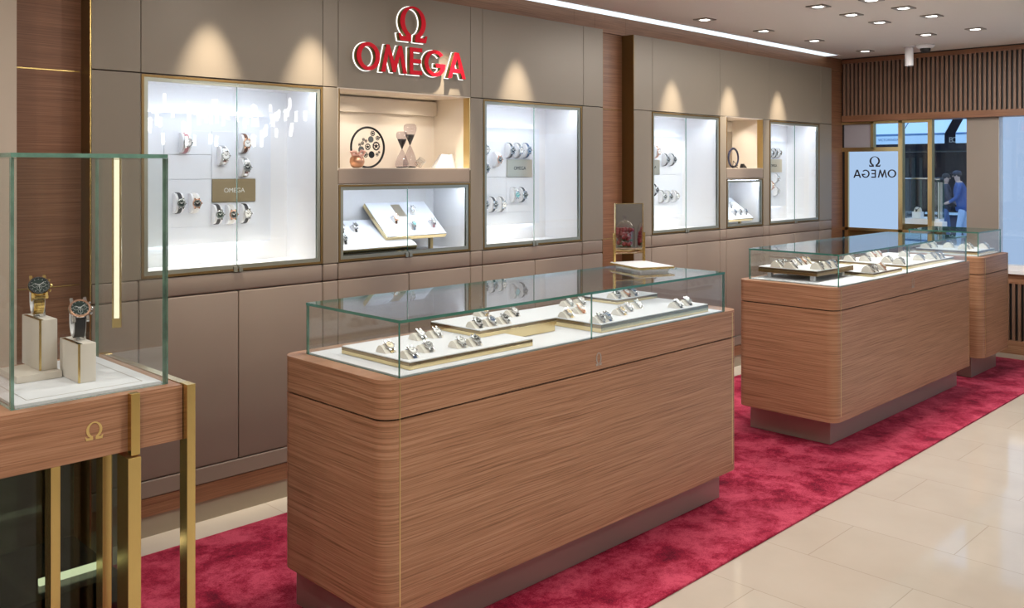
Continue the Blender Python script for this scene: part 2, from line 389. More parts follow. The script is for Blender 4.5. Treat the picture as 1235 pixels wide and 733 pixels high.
# ================================================================== wall showcases
def leather_row(o, spans, z0, z1, name, bev=.008, y0=YF, mat='leather'):
    for a, b in spans: B(name, mat, o, a + .0015, b - .0015, y0, y0 + .03, z0 + .0015, z1 - .0015, bev=bev, seg=3, smooth=50)
def carcass(o, x0, x1, z0, z1, mat, depth=4.09, name='niche'):
    t = .012
    b = MB().box(x0 - t, x1 + t, depth, depth + t, z0 - t, z1 + t)
    b.box(x0 - t, x0, YF + .004, depth, z0 - t, z1 + t).box(x1, x1 + t, YF + .004, depth, z0 - t, z1 + t)
    b.box(x0, x1, YF + .004, depth, z0 - t, z0).box(x0, x1, YF + .004, depth, z1, z1 + t)
    return b.build(name, mat, o)
def glazed(o, x0, x1, z0, z1, seam, led='led_cool'):
    """a glazed opening: dark bronze surround, niche, two glass doors and a light bar over it"""
    MB().ring(x0, x1, z0, z1, .011, YF - .002, YF + .03).build('surround', 'bronze_dark', o)
    i = .011; carcass(o, x0 + i, x1 - i, z0 + i, z1 - i, 'niche_white')
    for k, (a, b) in enumerate(((x0 + i + .001, seam - .0012), (seam + .0012, x1 - i - .001))):
        d = MB(); w = .017
        d.box(a, b, YF + .002, YF + .016, z0 + i, z0 + i + w).box(a, b, YF + .002, YF + .016, z1 - i - w, z1 - i)
        if k == 0: d.box(a, a + w, YF + .002, YF + .016, z0 + i + w, z1 - i - w)
        else: d.box(b - w, b, YF + .002, YF + .016, z0 + i + w, z1 - i - w)
        door = d.build('glass_door', 'frame', o)
        e0 = a + (w if k == 0 else 0); e1 = b - (w if k == 1 else 0)
        pane('pane', door, e0, e1, YF + .006, YF + .012, z0 + i + w, z1 - i - w, mats=('glass_soft', 'rim'))
        xx = seam - .022 if k == 0 else seam + .004
        B('lock', 'frame', door, xx, xx + .018, YF - .006, YF + .004, z0 - .004, z0 + .020)
    B('glow_bar', led, o, x0 + .03, x1 - .03, YF + .028, YF + .05, z1 - .022, z1 - .0125)
def cabinet(label, X0, X1, fascia, fillers, doors, bands):
    o = thing('wall_showcase', label, 'cabinet', ((X0 + X1) / 2, YF, 0), 'taupe showcases built into the wall')
    for a, b in zip(fascia[:-1], fascia[1:]): B('fascia_panel', 'taupe', o, a + .0012, b - .0012, YF, YF + .03, ZS + .002, ZT, bev=.0015)
    for a, b in fillers: B('filler_panel', 'taupe', o, a + .0012, b - .0012, YF, YF + .03, ZB + .001, ZS - .002, bev=.0015)
    leather_row(o, list(zip(bands[:-1], bands[1:])), ZD, ZB, 'drawer_front')
    leather_row(o, list(zip(doors[:-1], doors[1:])), .242, ZD, 'cupboard_door', .006)
    B('lower_rail', 'leather', o, X0, X1, YF, YF + .03, .167, .240, bev=.006, seg=3)
    B('oak_strip', 'wood_wall', o, X0, X1, YF + .004, YF + .03, .089, .165)
    B('skirting', 'kick', o, X0, X1, YF + .012, YF + .035, 0, .087)
    # dark carcass behind the panels, so the joints read as shadow lines
    k = MB().box(X0, X1, YF + .026, YF + .034, ZS, ZT).box(X0, X1, YF + .026, YF + .034, .0, ZB)
    for a, b in fillers: k.box(a, b, YF + .026, YF + .034, ZB, ZS)
    k.build('carcass', 'groove', o)
    return o
p = xw
c1 = cabinet('taupe wall showcase with large double glass doors, nearest the standing glass case', p(110), p(389.5),
             [p(110), p(170), p(389.5)], [(p(110), p(170))], [p(110), p(167.5), p(288), p(389.5)], [p(110), p(167.5), p(389.5)])
c2 = cabinet('taupe wall showcase below the red letters with open niche and low glass doors', p(389.5), p(582),
             [p(389.5), p(408), p(567.6), p(582)], [(p(389.5), p(408)), (p(567.6), p(582))], [p(389.5), p(408), p(493.5), p(567.6), p(582)], [p(389.5), p(408), p(567.6), p(582)])
c3 = cabinet('taupe wall showcase with tall double glass doors right of the hourglass niche', p(582), p(727.3),
             [p(582), p(703.7), p(727.3)], [(p(702.5), p(727.3))], [p(582), p(645.5), p(702.5), p(727.3)], [p(582), p(702.5), p(727.3)])
c4 = cabinet('taupe wall showcase with tall glass doors directly behind the countertop mirror', p(764.6), p(868.5),
             [p(764.6), p(787), p(868.5)], [(p(764.6), p(786))], [p(764.6), p(786), p(829), p(868.5)], [p(764.6), p(786), p(868.5)])
c5 = cabinet('narrow taupe wall showcase with ring sculpture niche above a small glazed box', p(868.5), p(928),
             [p(868.5), p(928)], [(p(868.5), p(876.3)), (p(920.6), p(928))], [p(868.5), p(876.3), p(920.6), p(928)], [p(868.5), p(876.3), p(920.6), p(928)])
c6 = cabinet('taupe wall showcase at the far end beside the shop window', p(928), p(1003),
             [p(928), p(990), p(1003)], [(p(988.5), p(1003))], [p(928), p(959.5), p(988.5), p(1003)], [p(928), p(988.5), p(1003)])
# side returns of the two blocks
B('side_return', 'bronze_dark', c1, XL1 - .004, XL1 - .0005, YF + .006, YB + .02, 0, ZT); B('edge_strip', 'gold', c1, XL1 - .005, XL1 - .0005, YF - .001, YF + .006, 0, ZT)
B('side_return', 'bronze_dark', c4, XL2 - .004, XL2 - .0005, YF, YB + .02, 0, ZT)
B('side_return', 'bronze_dark', c3, XR1 + .0005, XR1 + .004, YF + .004, YB + .02, 0, ZT); B('side_return', 'bronze_dark', c6, XR2 + .0005, XR2 + .004, YF + .004, YB + .02, 0, ZT)

O1 = (p(170.5), p(389)); O3 = (p(582.8), p(701.8)); O4 = (p(786.4), p(868.2)); O6 = (p(928.2), p(988.3))
ZO0, ZO1 = ZB + .003, ZS - .004
glazed(c1, O1[0], O1[1], ZO0, ZO1, p(286.9)); glazed(c3, O3[0], O3[1], ZO0, ZO1, p(645.2))
glazed(c4, O4[0], O4[1], ZO0, ZO1, p(828.5)); glazed(c6, O6[0], O6[1], ZO0, ZO1, p(959.5))
def middle(o, x0, x1, seam):
    # open niche, rail, low glazed box
    carcass(o, x0 + .006, x1 - .006, 1.557, ZS - .003, 'niche_cream')
    B('niche_edge', 'gold_satin', o, x1 - .007, x1 - .001, YF, YF + .05, 1.557, ZS - .003); B('niche_edge', 'bronze_dark', o, x0 + .001, x0 + .007, YF, YF + .05, 1.557, ZS - .003)
    B('valance', 'niche_cream', o, x0 + .01, x1 - .01, 4.06, 4.088, 1.86, 1.94)
    for xx in ((.28, .72) if x1 - x0 > .5 else (.5,)): spot('niche_lamp', (x0 + xx * (x1 - x0), 3.90, ZS - .012), (x0 + xx * (x1 - x0), 3.96, 1.56), 3.2 if x1 - x0 > .5 else 2.6, 140, .8, (1., .88, .72), .02)
    B('rail', 'leather', o, x0 + .001, x1 - .001, YF, YF + .03, 1.475, 1.556, bev=.006, seg=3)
    if seam: glazed(o, x0, x1, ZO0, 1.474, seam)
    else:
        MB().ring(x0, x1, ZO0, 1.474, .011, YF - .002, YF + .03).build('surround', 'bronze_dark', o)
        carcass(o, x0 + .011, x1 - .011, ZO0 + .011, 1.463, 'niche_white')
        door = MB().ring(x0 + .012, x1 - .012, ZO0 + .012, 1.462, .017, YF + .002, YF + .016).build('glass_door', 'frame', o)
        pane('pane', door, x0 + .029, x1 - .029, YF + .006, YF + .012, ZO0 + .029, 1.445, mats=('glass_soft', 'rim'))
        B('glow_bar', 'led_cool', o, x0 + .03, x1 - .03, YF + .028, YF + .05, 1.452, 1.462)
middle(c2, p(408.4), p(567.2), p(492.7)); middle(c5, p(876.5), p(920.4), None)

# ------------------------------------------------------------------ watch display boards
YBD = 4.045
def board(o, x0, x1, z0, z1, tiles, led=True):
    """a board standing off the back of the niche, lit from behind, faced with thin pads"""
    b = MB().box(x0, x1, YBD, YBD + .02, z0, z1, bev=.001)
    bo = b.build('display_board', 'cool_white', o)
    t = MB()
    for (a, c, e, g) in tiles: t.box(a + .0012, c - .0012, YBD - .004, YBD, e + .0012, g - .0012, bev=.001)
    t.build('pads', 'cool_white', bo)
    B('edge_light', 'led_board', bo, x0 + .03, x1 - .03, YBD + .024, YBD + .034, z1 - .03, z1 - .012)
    B('edge_light', 'led_board', bo, x0 + .03, x1 - .03, YBD + .024, YBD + .034, z0 + .012, z0 + .03)
    s = MB(); n = int((z1 - z0) / .045)
    for i in range(n): s.box(x1, x1 + .003, YBD + .006, YBD + .014, z0 + .03 + i * .045, z0 + .037 + i * .045)
    s.build('edge_dots', 'led_board', bo)
    return bo
def plaque(bo, x0, x1, z0, z1, mat, txtmat='mark'):
    pl = B('plaque', mat, bo, x0, x1, YBD - .009, YBD - .004, z0, z1, bev=.0006)
    s = min((x1 - x0) / 4.2, .05)
    put(text_mesh('OMEGA', s * .62, .0008), 'lettering', txtmat, Matrix.Translation(((x0 + x1) / 2, YBD - .0095, (z0 + z1) / 2)) @ FRONT, pl)
def bz(px, py): return at(px, py, Y=YBD).z
def bx(px): return xw(px, YBD)
# large showcase: column lines at 198 / 254.8 / 307.2
xa, xb, xc = bx(197), bx(254.6), bx(307.5)
zt, z2, z3, z4 = bz(255, 158), bz(255, 187), bz(255, 216), bz(255, 272.5)
zp0 = bz(255, 244); zm = bz(307, 187)
b1 = board(c1, O1[0] + .10, bx(326.6), 1.199, 1.811,
           [(xa, xb, z2, zt), (xa, xb, z3, z2), (xa, xb, z4, z3), (xb, xc, z3, zt), (xb, xc, z4, zp0 - .002)])
plaque(b1, xb + .002, xc - .002, zp0, z3, 'plaque')
xa3, xb3, xc3 = bx(575), bx(610.4), bx(640.6)
z13, z23, z33, z43, z53 = bz(610, 170), bz(610, 192.3), bz(610, 213.6), bz(610, 235), bz(610, 256)
b3 = board(c3, O3[0] + .055, bx(650.5), 1.20, 1.81, [(O3[0] + .07, xb3, z33, z13), (O3[0] + .07, xb3, z43, z33), (O3[0] + .07, xb3, z53, z43), (xb3, xc3, z23, z13), (xb3, xc3, z53, z33)])
plaque(b3, xb3, xc3, z33, z23, 'plaque_gold', 'groove')
b4 = board(c4, O4[0] + .06, bx(823), 1.20, 1.80, [(O4[0] + .10, bx(816), bz(800, 211), bz(800, 174.5)), (O4[0] + .10, bx(816), bz(800, 246), bz(800, 211))])
plaque(b4, bx(776), bx(794.5), bz(794, 210.5), bz(794, 192.7), 'plaque_gold', 'groove')
b6 = board(c6, O6[0] + .06, bx(947.8), 1.22, 1.80, [(O6[0] + .09, bx(944.5), bz(940, 209), bz(940, 175)), (O6[0] + .09, bx(944.5), bz(940, 236), bz(940, 209))])
plaque(b6, bx(922), bx(942), bz(942, 207.5), bz(942, 192.2), 'plaque_gold', 'groove')

# ================================================================== watches
# outlines of the cuffs in (y, z): y runs into the wall / away from the customer
def prof_wall(s=1.):
    return [(-.044 * s * math.cos(t) ** .8, .046 * s * math.sin(t)) for t in [math.pi / 2 * (1 - i / 10) for i in range(0, 20)] if math.cos(t) > 1e-3] 
def wall_path(s):
    P = [(0, .046 * s)] + [(-.042 * s * (max(0, math.cos(t))) ** .75, .046 * s * math.sin(t)) for t in [math.radians(80 - 10 * i) for i in range(17)]] + [(0, -.046 * s)]
    return P
def wedge_path(s):
    return [(q[0] * s, q[1] * s) for q in ((.028, 0), (.026, .007), (.020, .017), (.012, .025), (.004, .028), (-.004, .0265), (-.013, .021), (-.023, .012), (-.032, .0035), (-.036, 0))]
def tent_path(s):      # taller cuff for the middle counter
    return [(q[0] * s, q[1] * s) for q in ((.036, 0), (.033, .012), (.026, .027), (.016, .038), (.005, .042), (-.006, .0395), (-.019, .030), (-.032, .016), (-.041, .004), (-.044, 0))]
def make_cuff(path, w, mat, name):
    pts = path[::-1]
    b = MB().prism(pts, lambda u, v, h: (h, u, v), -w / 2, w / 2)
    return b.build(name, mat, None, smooth=35)
def ribbon(b, path, w0, w1, off, t, mi=0, scal=False):
    """a strap laid over a path in the y-z plane"""
    n = len(path); P = [Vector((0, u, v)) for u, v in path]; R = []
    for i in range(n):
        tg = (P[min(i + 1, n - 1)] - P[max(i - 1, 0)]).normalized(); nr = Vector((0, tg.z, -tg.y))
        if i == 0: c0 = nr
        k = abs(i / (n - 1) - .5) * 2; w = (w0 + (w1 - w0) * k) / 2
        a = P[i] + nr * off; c = P[i] + nr * (off + t)
        R.append([b.bm.verts.new(q) for q in ((-w, a.y, a.z), (w, a.y, a.z), (w, c.y, c.z), (-w, c.y, c.z))])
    for i in range(n - 1):
        A, D = R[i], R[i + 1]
        for k in range(4):
            f = b.bm.faces.new([A[k], A[(k + 1) % 4], D[(k + 1) % 4], D[k]]); f.material_index = mi
    b.bm.faces.new(R[0]); b.bm.faces.new(R[-1][::-1])
def outward(path):
    """paths run top-back to bottom-front; make the strap lie on the outer side"""
    return path
def make_watch(path, ci, scheme, size=1., head=1.):
    strap, case, dial = scheme
    root = thing('watch', 'watch', 'watch', (0, 0, 0), local=True)
    i = ci; P = path
    t0 = Vector((0, P[i + 1][0] - P[i - 1][0], P[i + 1][1] - P[i - 1][1])).normalized()
    ctr = Vector((0, sum(q[0] for q in P) / len(P), sum(q[1] for q in P) / len(P)))
    nrm = Vector((0, t0.z, -t0.y)); pc = Vector((0, P[i][0], P[i][1]))
    flip = nrm.dot(pc - ctr) < 0
    if flip: nrm = -nrm
    r = .0175 * size * head; st = .0022
    b = MB(); pp = P if not flip else P[::-1]; ribbon(b, pp, .0185 * size, .0155 * size, .0006, st); b.build('strap', strap, root, smooth=40)
    o = pc + nrm * (st + .0006)
    X = Vector((1, 0, 0)); T = nrm.cross(X)
    b = MB().lathe([(0, 0), (r * .92, 0), (r, .0025), (r, .006), (r * .93, .0078), (r * .84, .0080), (r * .80, .0068), (0, .0068)], o, 28, nrm)
    for sx in (-1, 1):
        for sy in (-1, 1):
            c = o + T * (sy * r * (1.08 if head < 1.15 else .98)) + X * (sx * r * .50)
            q = []
            for dz in (.0005, .005):
                for (ux, uy) in ((-1, -1), (1, -1), (1, 1), (-1, 1)): q.append(c + X * (ux * r * .13) + T * (uy * r * (.28 if head < 1.15 else .18)) + nrm * dz)
            b.quadbox(q)
    b.build('case', case, root, smooth=40)
    b = MB().lathe([(0, .0072), (r * .80, .0072), (r * .80, .0066), (0, .0066)], o, 28, nrm, mi=0)
    def bar(ang, r0, r1, w, h0=.0072, h1=.0078):
        u = X * math.sin(ang) + T * math.cos(ang) * (1 if T.z > 0 else -1); v = nrm.cross(u); q = []
        for h in (h0, h1):
            for (l, ww) in ((r0, -w), (r1, -w), (r1, w), (r0, w)): q.append(o + u * l + v * ww + nrm * h)
        b.quadbox(q, 1)
    for k in range(12): bar(math.radians(30 * k), r * .62, r * .74, r * (.05 if k % 3 else .075))
    bar(math.radians(-55), -r * .1, r * .42, r * .055, .0078, .0084); bar(math.radians(48), -r * .12, r * .60, r * .04, .0084, .0088)
    b.build('dial', [dial, 'mark' if dial not in ('dial_w', 'dial_gold') else 'groove'], root, smooth=40)
    MB().lathe([(0, 0), (r * .17, 0), (r * .17, r * .2), (0, r * .2)], o + X * r * .98 + nrm * .004, 10, X).build('crown', case, root)
    return root
SCH = {
 'SW': (('steel', 'steel', 'dial_w'), 'steel watch, white dial'), 'SK': (('steel', 'steel', 'dial_k'), 'steel watch, black dial'),
 'SB': (('steel', 'steel', 'dial_b'), 'steel watch, blue dial'), 'KW': (('black_leather', 'steel', 'dial_w'), 'black strap watch, white dial'),
 'KK': (('black_leather', 'steel', 'dial_k'), 'black strap watch, black dial'), 'KG': (('black_leather', 'steel', 'dial_g'), 'black strap watch, dark green dial'),
 'KR': (('black_leather', 'rosegold', 'dial_k'), 'rose gold watch on black strap'), 'BB': (('blue_leather', 'steel', 'dial_b'), 'blue strap watch, blue dial'),
 'BW': (('blue_leather', 'steel', 'dial_w'), 'blue strap watch, white dial'), 'NW': (('brown_leather', 'rosegold', 'dial_w'), 'brown strap watch, white dial'),
 'GW': (('grey_strap', 'steel', 'dial_w'), 'grey strap watch, white dial'), 'GK': (('grey_strap', 'steel', 'dial_k'), 'grey strap watch, black dial'),
 'YW': (('gold_satin', 'steel', 'dial_gold'), 'two-tone watch, champagne dial'), 'PW': (('pink_strap', 'steel', 'dial_w'), 'pink strap watch, white dial'),
 'WW': (('white_strap', 'steel', 'dial_w'), 'white strap watch, white dial'), 'WK': (('white_strap', 'rosegold', 'dial_k'), 'white strap watch, black dial'),
 'ST': (('steel', 'steel', 'dial_teal'), 'steel watch, teal dial'), 'RO': (('rosegold', 'rosegold', 'dial_w'), 'rose gold watch, white dial'),
}
protoW, protoC = {}, {}
CUFF = {'wall': (wall_path, 9, .038, 'white', 'white curved cuff'), 'wedge': (wedge_path, 6, .054, 'cuff_ivory', 'ivory wedge cuff'), 'tent': (tent_path, 6, .054, 'cuff_ivory', 'tall ivory cuff'),
        'plinth': (wedge_path, 5, .036, 'white', 'white wedge cuff')}
def set_watch(kind, sch, pos, where, group, s=1., rz=0., tilt=None):
    """pos: the foot of the cuff (for wall cuffs the middle of its back)"""
    fn, ci, w, mat, cl = CUFF[kind]; path = fn(s)
    kc = (kind, s)
    if kc not in protoC: cu = make_cuff(path, w * s, mat, 'watch_cuff'); protoC[kc] = cu
    else: cu = protoC[kc].copy(); C.objects.link(cu)
    cu.location = pos; cu.rotation_euler = (tilt or 0, 0, rz); tag(cu, f'{cl}, {where}', 'watch cuff', 'cuffs ' + group)
    kw = (kind, sch, s)
    if kw not in protoW: r = make_watch(path, ci, SCH[sch][0], s, 1.22 if kind == 'wall' else 1.08); protoW[kw] = r
    else: r = dup(protoW[kw])
    r.location = Vector(pos) + Vector(((.006 * s if kind in ('wedge', 'tent') and not rz else 0), 0, 0)); r.rotation_euler = (tilt or 0, 0, rz); r['label'] = f'{SCH[sch][1]}, {where}'; r['group'] = 'watches ' + group
    return r
ORD = ['first', 'second', 'third', 'fourth', 'fifth', 'sixth', 'seventh', 'eighth']

# --- wall boards: (px, py) of the middle of each dial
def wall_watch(px, py, sch, where, group, s=1.):
    q = at(px - 4, py, Y=YBD - .03)
    set_watch('wall', sch, (q.x, YBD - .0045, q.z), where, group, s)
g = 'on the large wall board'
for px, py, sch, wh in ((228, 172, 'PW', 'alone at top left of the large wall board'), (273.5, 187.5, 'SW', 'alone in the column above the bronze plaque'),
                        (299.5, 173, 'NW', 'upper of two right above the bronze plaque'), (299.5, 201.5, 'SK', 'lower of two right above the bronze plaque'),
                        (220, 245, 'KG', 'left of the pair beside the bronze plaque'), (239, 245, 'WK', 'right of the pair beside the bronze plaque'),
                        (266.5, 258.5, 'KG', 'left of three below the bronze plaque'), (283, 258.5, 'WK', 'middle of three below the bronze plaque'), (300, 257.5, 'KW', 'right of three below the bronze plaque')):
    wall_watch(px, py, sch, wh, g)
g = 'on the wall board behind the nearest counter'
for px, py, sch, wh in ((588.5, 180.6, 'KW', 'upper at left edge, board right of hourglass niche'), (588.5, 203, 'KG', 'lower at left edge, board right of hourglass niche'),
                        (604, 192.3, 'WK', 'alone left of the champagne plaque'), (619.5, 181.3, 'KK', 'left of three above the champagne plaque'),
                        (629.5, 181.3, 'GW', 'middle of three above the champagne plaque'), (639.5, 181.3, 'BB', 'right of three above the champagne plaque'),
                        (625, 234.8, 'ST', 'left of two below the champagne plaque'), (634.5, 234.8, 'KG', 'right of two below the champagne plaque'),
                        (587.5, 246.8, 'KK', 'left of three lowest on the hourglass-side board'), (598.5, 246.8, 'KK', 'middle of three lowest on the hourglass-side board'), (609, 246.5, 'GW', 'right of three lowest on the hourglass-side board')):
    wall_watch(px, py, sch, wh, g)
g = 'on the wall board behind the mirror'
for px, py, sch, wh in ((796, 183, 'RO', 'top left on the board behind the mirror'), (807, 192.4, 'KK', 'left of the upper pair behind the mirror'), (815, 192.4, 'KK', 'right of the upper pair behind the mirror'),
                        (793.5, 229, 'KK', 'alone at lower left behind the mirror'), (803, 237, 'GK', 'left of the lower three behind the mirror'), (810.5, 237, 'SK', 'middle of the lower three behind the mirror'), (818.5, 236.5, 'SW', 'right of the lower three behind the mirror')):
    wall_watch(px, py, sch, wh, g)
g = 'on the farthest wall board'
for px, py, sch, wh in ((934, 184.5, 'GK', 'left of the upper three, farthest wall board'), (938.8, 184.5, 'KK', 'middle of the upper three, farthest wall board'), (943.6, 184.3, 'SK', 'right of the upper three, farthest wall board'),
                        (941, 215, 'SW', 'topmost below the plaque, farthest wall board'), (935, 223.6, 'RO', 'left below the plaque, farthest wall board'), (941, 230.5, 'SW', 'lowest below the plaque, farthest wall board')):
    wall_watch(px, py, sch, wh, g, .9)

# ------------------------------------------------------------------ sloping boards in the low glazed boxes
def slope_board(label, x0, x1, y0, z0, y1, z1, pl=None, legs=True):
    dy, dz = y1 - y0, z1 - z0; L = math.hypot(dy, dz); ang = math.atan2(dz, dy)
    o = thing('sloping_display_board', label, 'display board', ((x0 + x1) / 2, y0, ZO0 + .011), 'sloping boards in the low glazed boxes')
    R = Matrix.Translation((0, y0, z0)) @ Matrix.Rotation(ang, 4, 'X')
    MB().box(x0, x1, 0, L, -.024, -.001, bev=.001).xf(R).build('brass_tray', 'gold_pale', o)
    MB().box(x0 + .002, x1 - .002, .002, L - .002, -.001, .003, bev=.001).xf(R).build('pad', 'cool_white', o)
    if pl: MB().box(*pl, .003, .006).xf(R).build('plaque', 'plaque_gold', o)
    zf = ZO0 + .0115
    for x in ((x0 + .205 if dz / dy > .8 else x0 + .05), x1 - .025):
        ym = y0 + .55 * dy; MB().box(x - .010, x + .010, ym - .010, ym + .010, zf, z0 + (.55 * dy - .010) * dz / dy - .031).build('leg', 'gold_satin', o)
    return o, R, ang
oA, RA, aA = slope_board('brass-edged white sloping board raised at right in the low glazed box', 2.915, 3.33, 3.845, 1.190, 4.05, 1.365, pl=(3.075, 3.135, .15, .245))
oB, RB, aB = slope_board('lower white sloping board at left in the low glazed box', 2.60, 3.085, 3.803, 1.142, 4.045, 1.275)
g = 'on the sloping boards under the hourglass niche'
def slope_watch(R, ang, x, l, sch, wh, s=.8):
    q = R @ Vector((x, l, .0035)); set_watch('plinth', sch, q, wh, g, s, 0, ang)
slope_watch(RA, aA, 3.03, .125, 'NW', 'left on the raised sloping board'); slope_watch(RA, aA, 3.185, .19, 'WW', 'upper in the middle of the raised sloping board')
slope_watch(RA, aA, 3.12, .07, 'ST', 'lower in the middle of the raised sloping board'); slope_watch(RA, aA, 3.265, .08, 'PW', 'right on the raised sloping board')
slope_watch(RB, aB, 2.70, .185, 'KW', 'upper left on the lower sloping board'); slope_watch(RB, aB, 2.785, .185, 'KK', 'upper right on the lower sloping board'); slope_watch(RB, aB, 2.655, .08, 'KK', 'lower left on the lower sloping board')
x0_, x1_ = p(876.5) + .03, p(920.4) - .06
oC, RC, aC = slope_board('small white sloping board in the narrow glazed box', x0_, xw(909, 3.83), 3.83, 1.15, 4.04, 1.31)
g = 'in the narrow glazed box'
for px, py, sch, wh in ((879, 247, 'KW', 'highest in the narrow glazed box'), (884, 254.5, 'SB', 'left of front three, narrow glazed box'), (890.5, 254.5, 'SK', 'middle of front three, narrow glazed box'), (897, 254.5, 'SB', 'right of front three, narrow glazed box')):
    l_ = .16 if py < 250 else .07
    yq = 3.83 + l_ * math.cos(aC); slope_watch(RC, aC, xw(px, yq), l_, sch, wh, .8)

# ================================================================== ornaments in the niches
SH = 1.557
def gear(b, cx, cz, r, y, teeth, hub, spokes=0, h=.006):
    pts = []
    n = teeth * 4
    for i in range(n):
        rr = r if i % 4 in (0, 1) else r * .88
        t = 2 * math.pi * i / n; pts.append((cx + rr * math.cos(t), cz + rr * math.sin(t)))
    if spokes == 0:
        b.prism(pts, lambda u, v, q: (u, q, v), y, y + h)
    else:
        ring = MB.tube(b, [(cx + r * .8 * math.cos(t), y + h / 2, cz + r * .8 * math.sin(t)) for t in [2 * math.pi * i / 28 for i in range(28)]], r * .13, 6, True)
        for i in range(teeth):
            t = 2 * math.pi * i / teeth; c_, s_ = math.cos(t), math.sin(t)
            b.box(cx + r * .95 * c_ - r * .06, cx + r * .95 * c_ + r * .06, y, y + h, cz + r * .95 * s_ - r * .06, cz + r * .95 * s_ + r * .06)
        for i in range(spokes):
            t = 2 * math.pi * (i + .25) / spokes
            b.tube([(cx, y + h / 2, cz), (cx + r * .8 * math.cos(t), y + h / 2, cz + r * .8 * math.sin(t))], r * .08, 6)
        b.lathe([(0, 0), (r * hub, 0), (r * hub, h), (0, h)], (cx, y + h, cz), 16, (0, -1, 0))
Yg = 3.90
def gpt(x, y): q = at(415 + x / 11.63, 145 + y / 11.63, Y=Yg); return q.x, q.z
gl_, gr_ = gpt(98, 370)[0], gpt(558, 370)[0]; gx = (gl_ + gr_) / 2; gz1 = gpt(330, 97)[1]; gr = (gz1 - SH) / 2 - .002; gz = SH + gr + .003
M['iron'] = pbr('blackened iron', (.02, .02, .021), .45, .6); M['iron_grey'] = pbr('grey iron', (.12, .135, .135), .4, .6)
go = thing('gear_sculpture', 'black iron ring sculpture filled with clockwork gears', 'ornament', (gx, Yg, SH))
MB().tube([(gx + gr * math.cos(t), Yg, gz + gr * math.sin(t)) for t in [2 * math.pi * i / 64 for i in range(64)]], .0058, 8, True).build('ring', 'iron', go)
for (x, y, r, tt, sp, mt) in ((402, 185, 38, 10, 6, 'iron'), (375, 268, 44, 18, 0, 'iron_grey'), (470, 250, 32, 14, 5, 'iron'), (450, 362, 62, 18, 5, 'iron'), (332, 372, 46, 14, 5, 'iron'),
                              (240, 412, 46, 18, 0, 'iron_grey'), (385, 482, 48, 18, 0, 'iron'), (305, 485, 36, 12, 5, 'iron'), (272, 270, 22, 10, 4, 'iron'), (308, 290, 22, 10, 4, 'iron'),
                              (258, 322, 26, 10, 4, 'iron'), (218, 342, 22, 10, 4, 'iron'), (462, 480, 26, 10, 4, 'iron'), (490, 448, 18, 8, 4, 'iron')):
    cx, cz = gpt(x, y); b = MB(); gear(b, cx, cz, r / 11.63 / F * 4.62 * 1.05, Yg - .003, tt, .34, sp); b.build('gear', mt, go)
# bridges the gear cluster to the ring
xq, zq = gpt(470, 250); xr, zr = gpt(520, 235); MB().tube([(xq, Yg, zq), (gx + gr * math.cos(math.atan2(zr - gz, xr - gx)), Yg, gz + gr * math.sin(math.atan2(zr - gz, xr - gx)))], .003, 6).build('bracket', 'iron', go)
# copper pot with a ribbon bow
M['copper'] = pbr('brushed copper', (.62, .34, .22), .32, .9); M['ribbon'] = pbr('dusty pink satin', (.62, .33, .26), .4, 0, sheen=.4)
Yp = 3.845; q = at(415 + 182 / 11.63, 200.5, Y=Yp); r_ = .0385
po = thing('copper_pot', 'round copper pot tied with a dusty pink bow', 'ornament', (q.x, Yp, SH))
MB().lathe([(0, .0), (r_ * .45, 0), (r_ * .8, r_ * .22), (r_ * 1., r_ * .8), (r_ * .93, r_ * 1.3), (r_ * .62, r_ * 1.68), (r_ * .3, r_ * 1.8), (r_ * .26, r_ * 1.98), (r_ * .34, r_ * 2.06), (0, r_ * 2.04)], (q.x, Yp, SH + .0005), 32).build('body', 'copper', po)
bow = MB()
for s, dz in ((-1, .004), (1, .010)):
    bow.tube([(q.x - .01, Yp - .02, SH + r_ * 1.72), (q.x - .01 + s * .018, Yp - .028, SH + r_ * 2.05 + dz), (q.x - .012 + s * .042, Yp - .022, SH + r_ * 1.95 + dz), (q.x - .01 + s * .032, Yp - .02, SH + r_ * 1.7), (q.x - .01, Yp - .022, SH + r_ * 1.70)], [.004, .007, .010, .007, .004], 8)
bow.tube([(q.x - .01, Yp - .024, SH + r_ * 1.72), (q.x - .0, Yp - .034, SH + r_ * 1.45), (q.x + .002, Yp - .038, SH + r_ * 1.1)], [.004, .006, .005], 8)
bow.build('bow', 'ribbon', po, smooth=60)
# hourglasses
M['clear_smoke'] = thin_glass('pale smoky glass', (.80, .77, .80), .05); M['sand'] = pbr('dark grey sand', (.055, .06, .058), .9, bump=(900, .5))
M['crystal'] = thin_glass('crystal', (.92, .93, .94), .15)
def hourglass(label, px, Y, h, rt, rb, level):
    q = at(px, 200, Y=Y); o = thing('hourglass', label, 'hourglass', (q.x, Y, SH), 'hourglasses in the niche'); z = SH + .0005; nk = h * .515; c = (q.x, Y, z)
    low = [(0, 0), (rb * .75, 0), (rb * .98, h * .035), (rb, h * .10), (rb * .92, h * .17), (rb * .62, h * .32), (rb * .24, h * .46), (.003, nk)]
    top = [(.003, nk), (rt * .25, h * .58), (rt * .62, h * .71), (rt * .95, h * .84), (rt, h * .90), (rt * .90, h * .965), (rt * .6, h * .995), (0, h)]
    MB().lathe(low + top[1:], c, 28).build('glass_body', 'clear_smoke', o)
    k = .93; pts = [(0, nk), (.0015, nk)] + [(r * k, zz) for r, zz in top[1:] if zz < level * h]
    pts += [(rt * (.62 + .33 * (level - .71) / .13) * k, level * h), (0, level * h)]
    MB().lathe(pts, c, 28).build('sand', 'sand', o)
    MB().lathe([(0, .0012), (rb * .72, .0012), (rb * .9, h * .03), (0, h * .045)], c, 28).build('fallen_sand', 'sand', o)
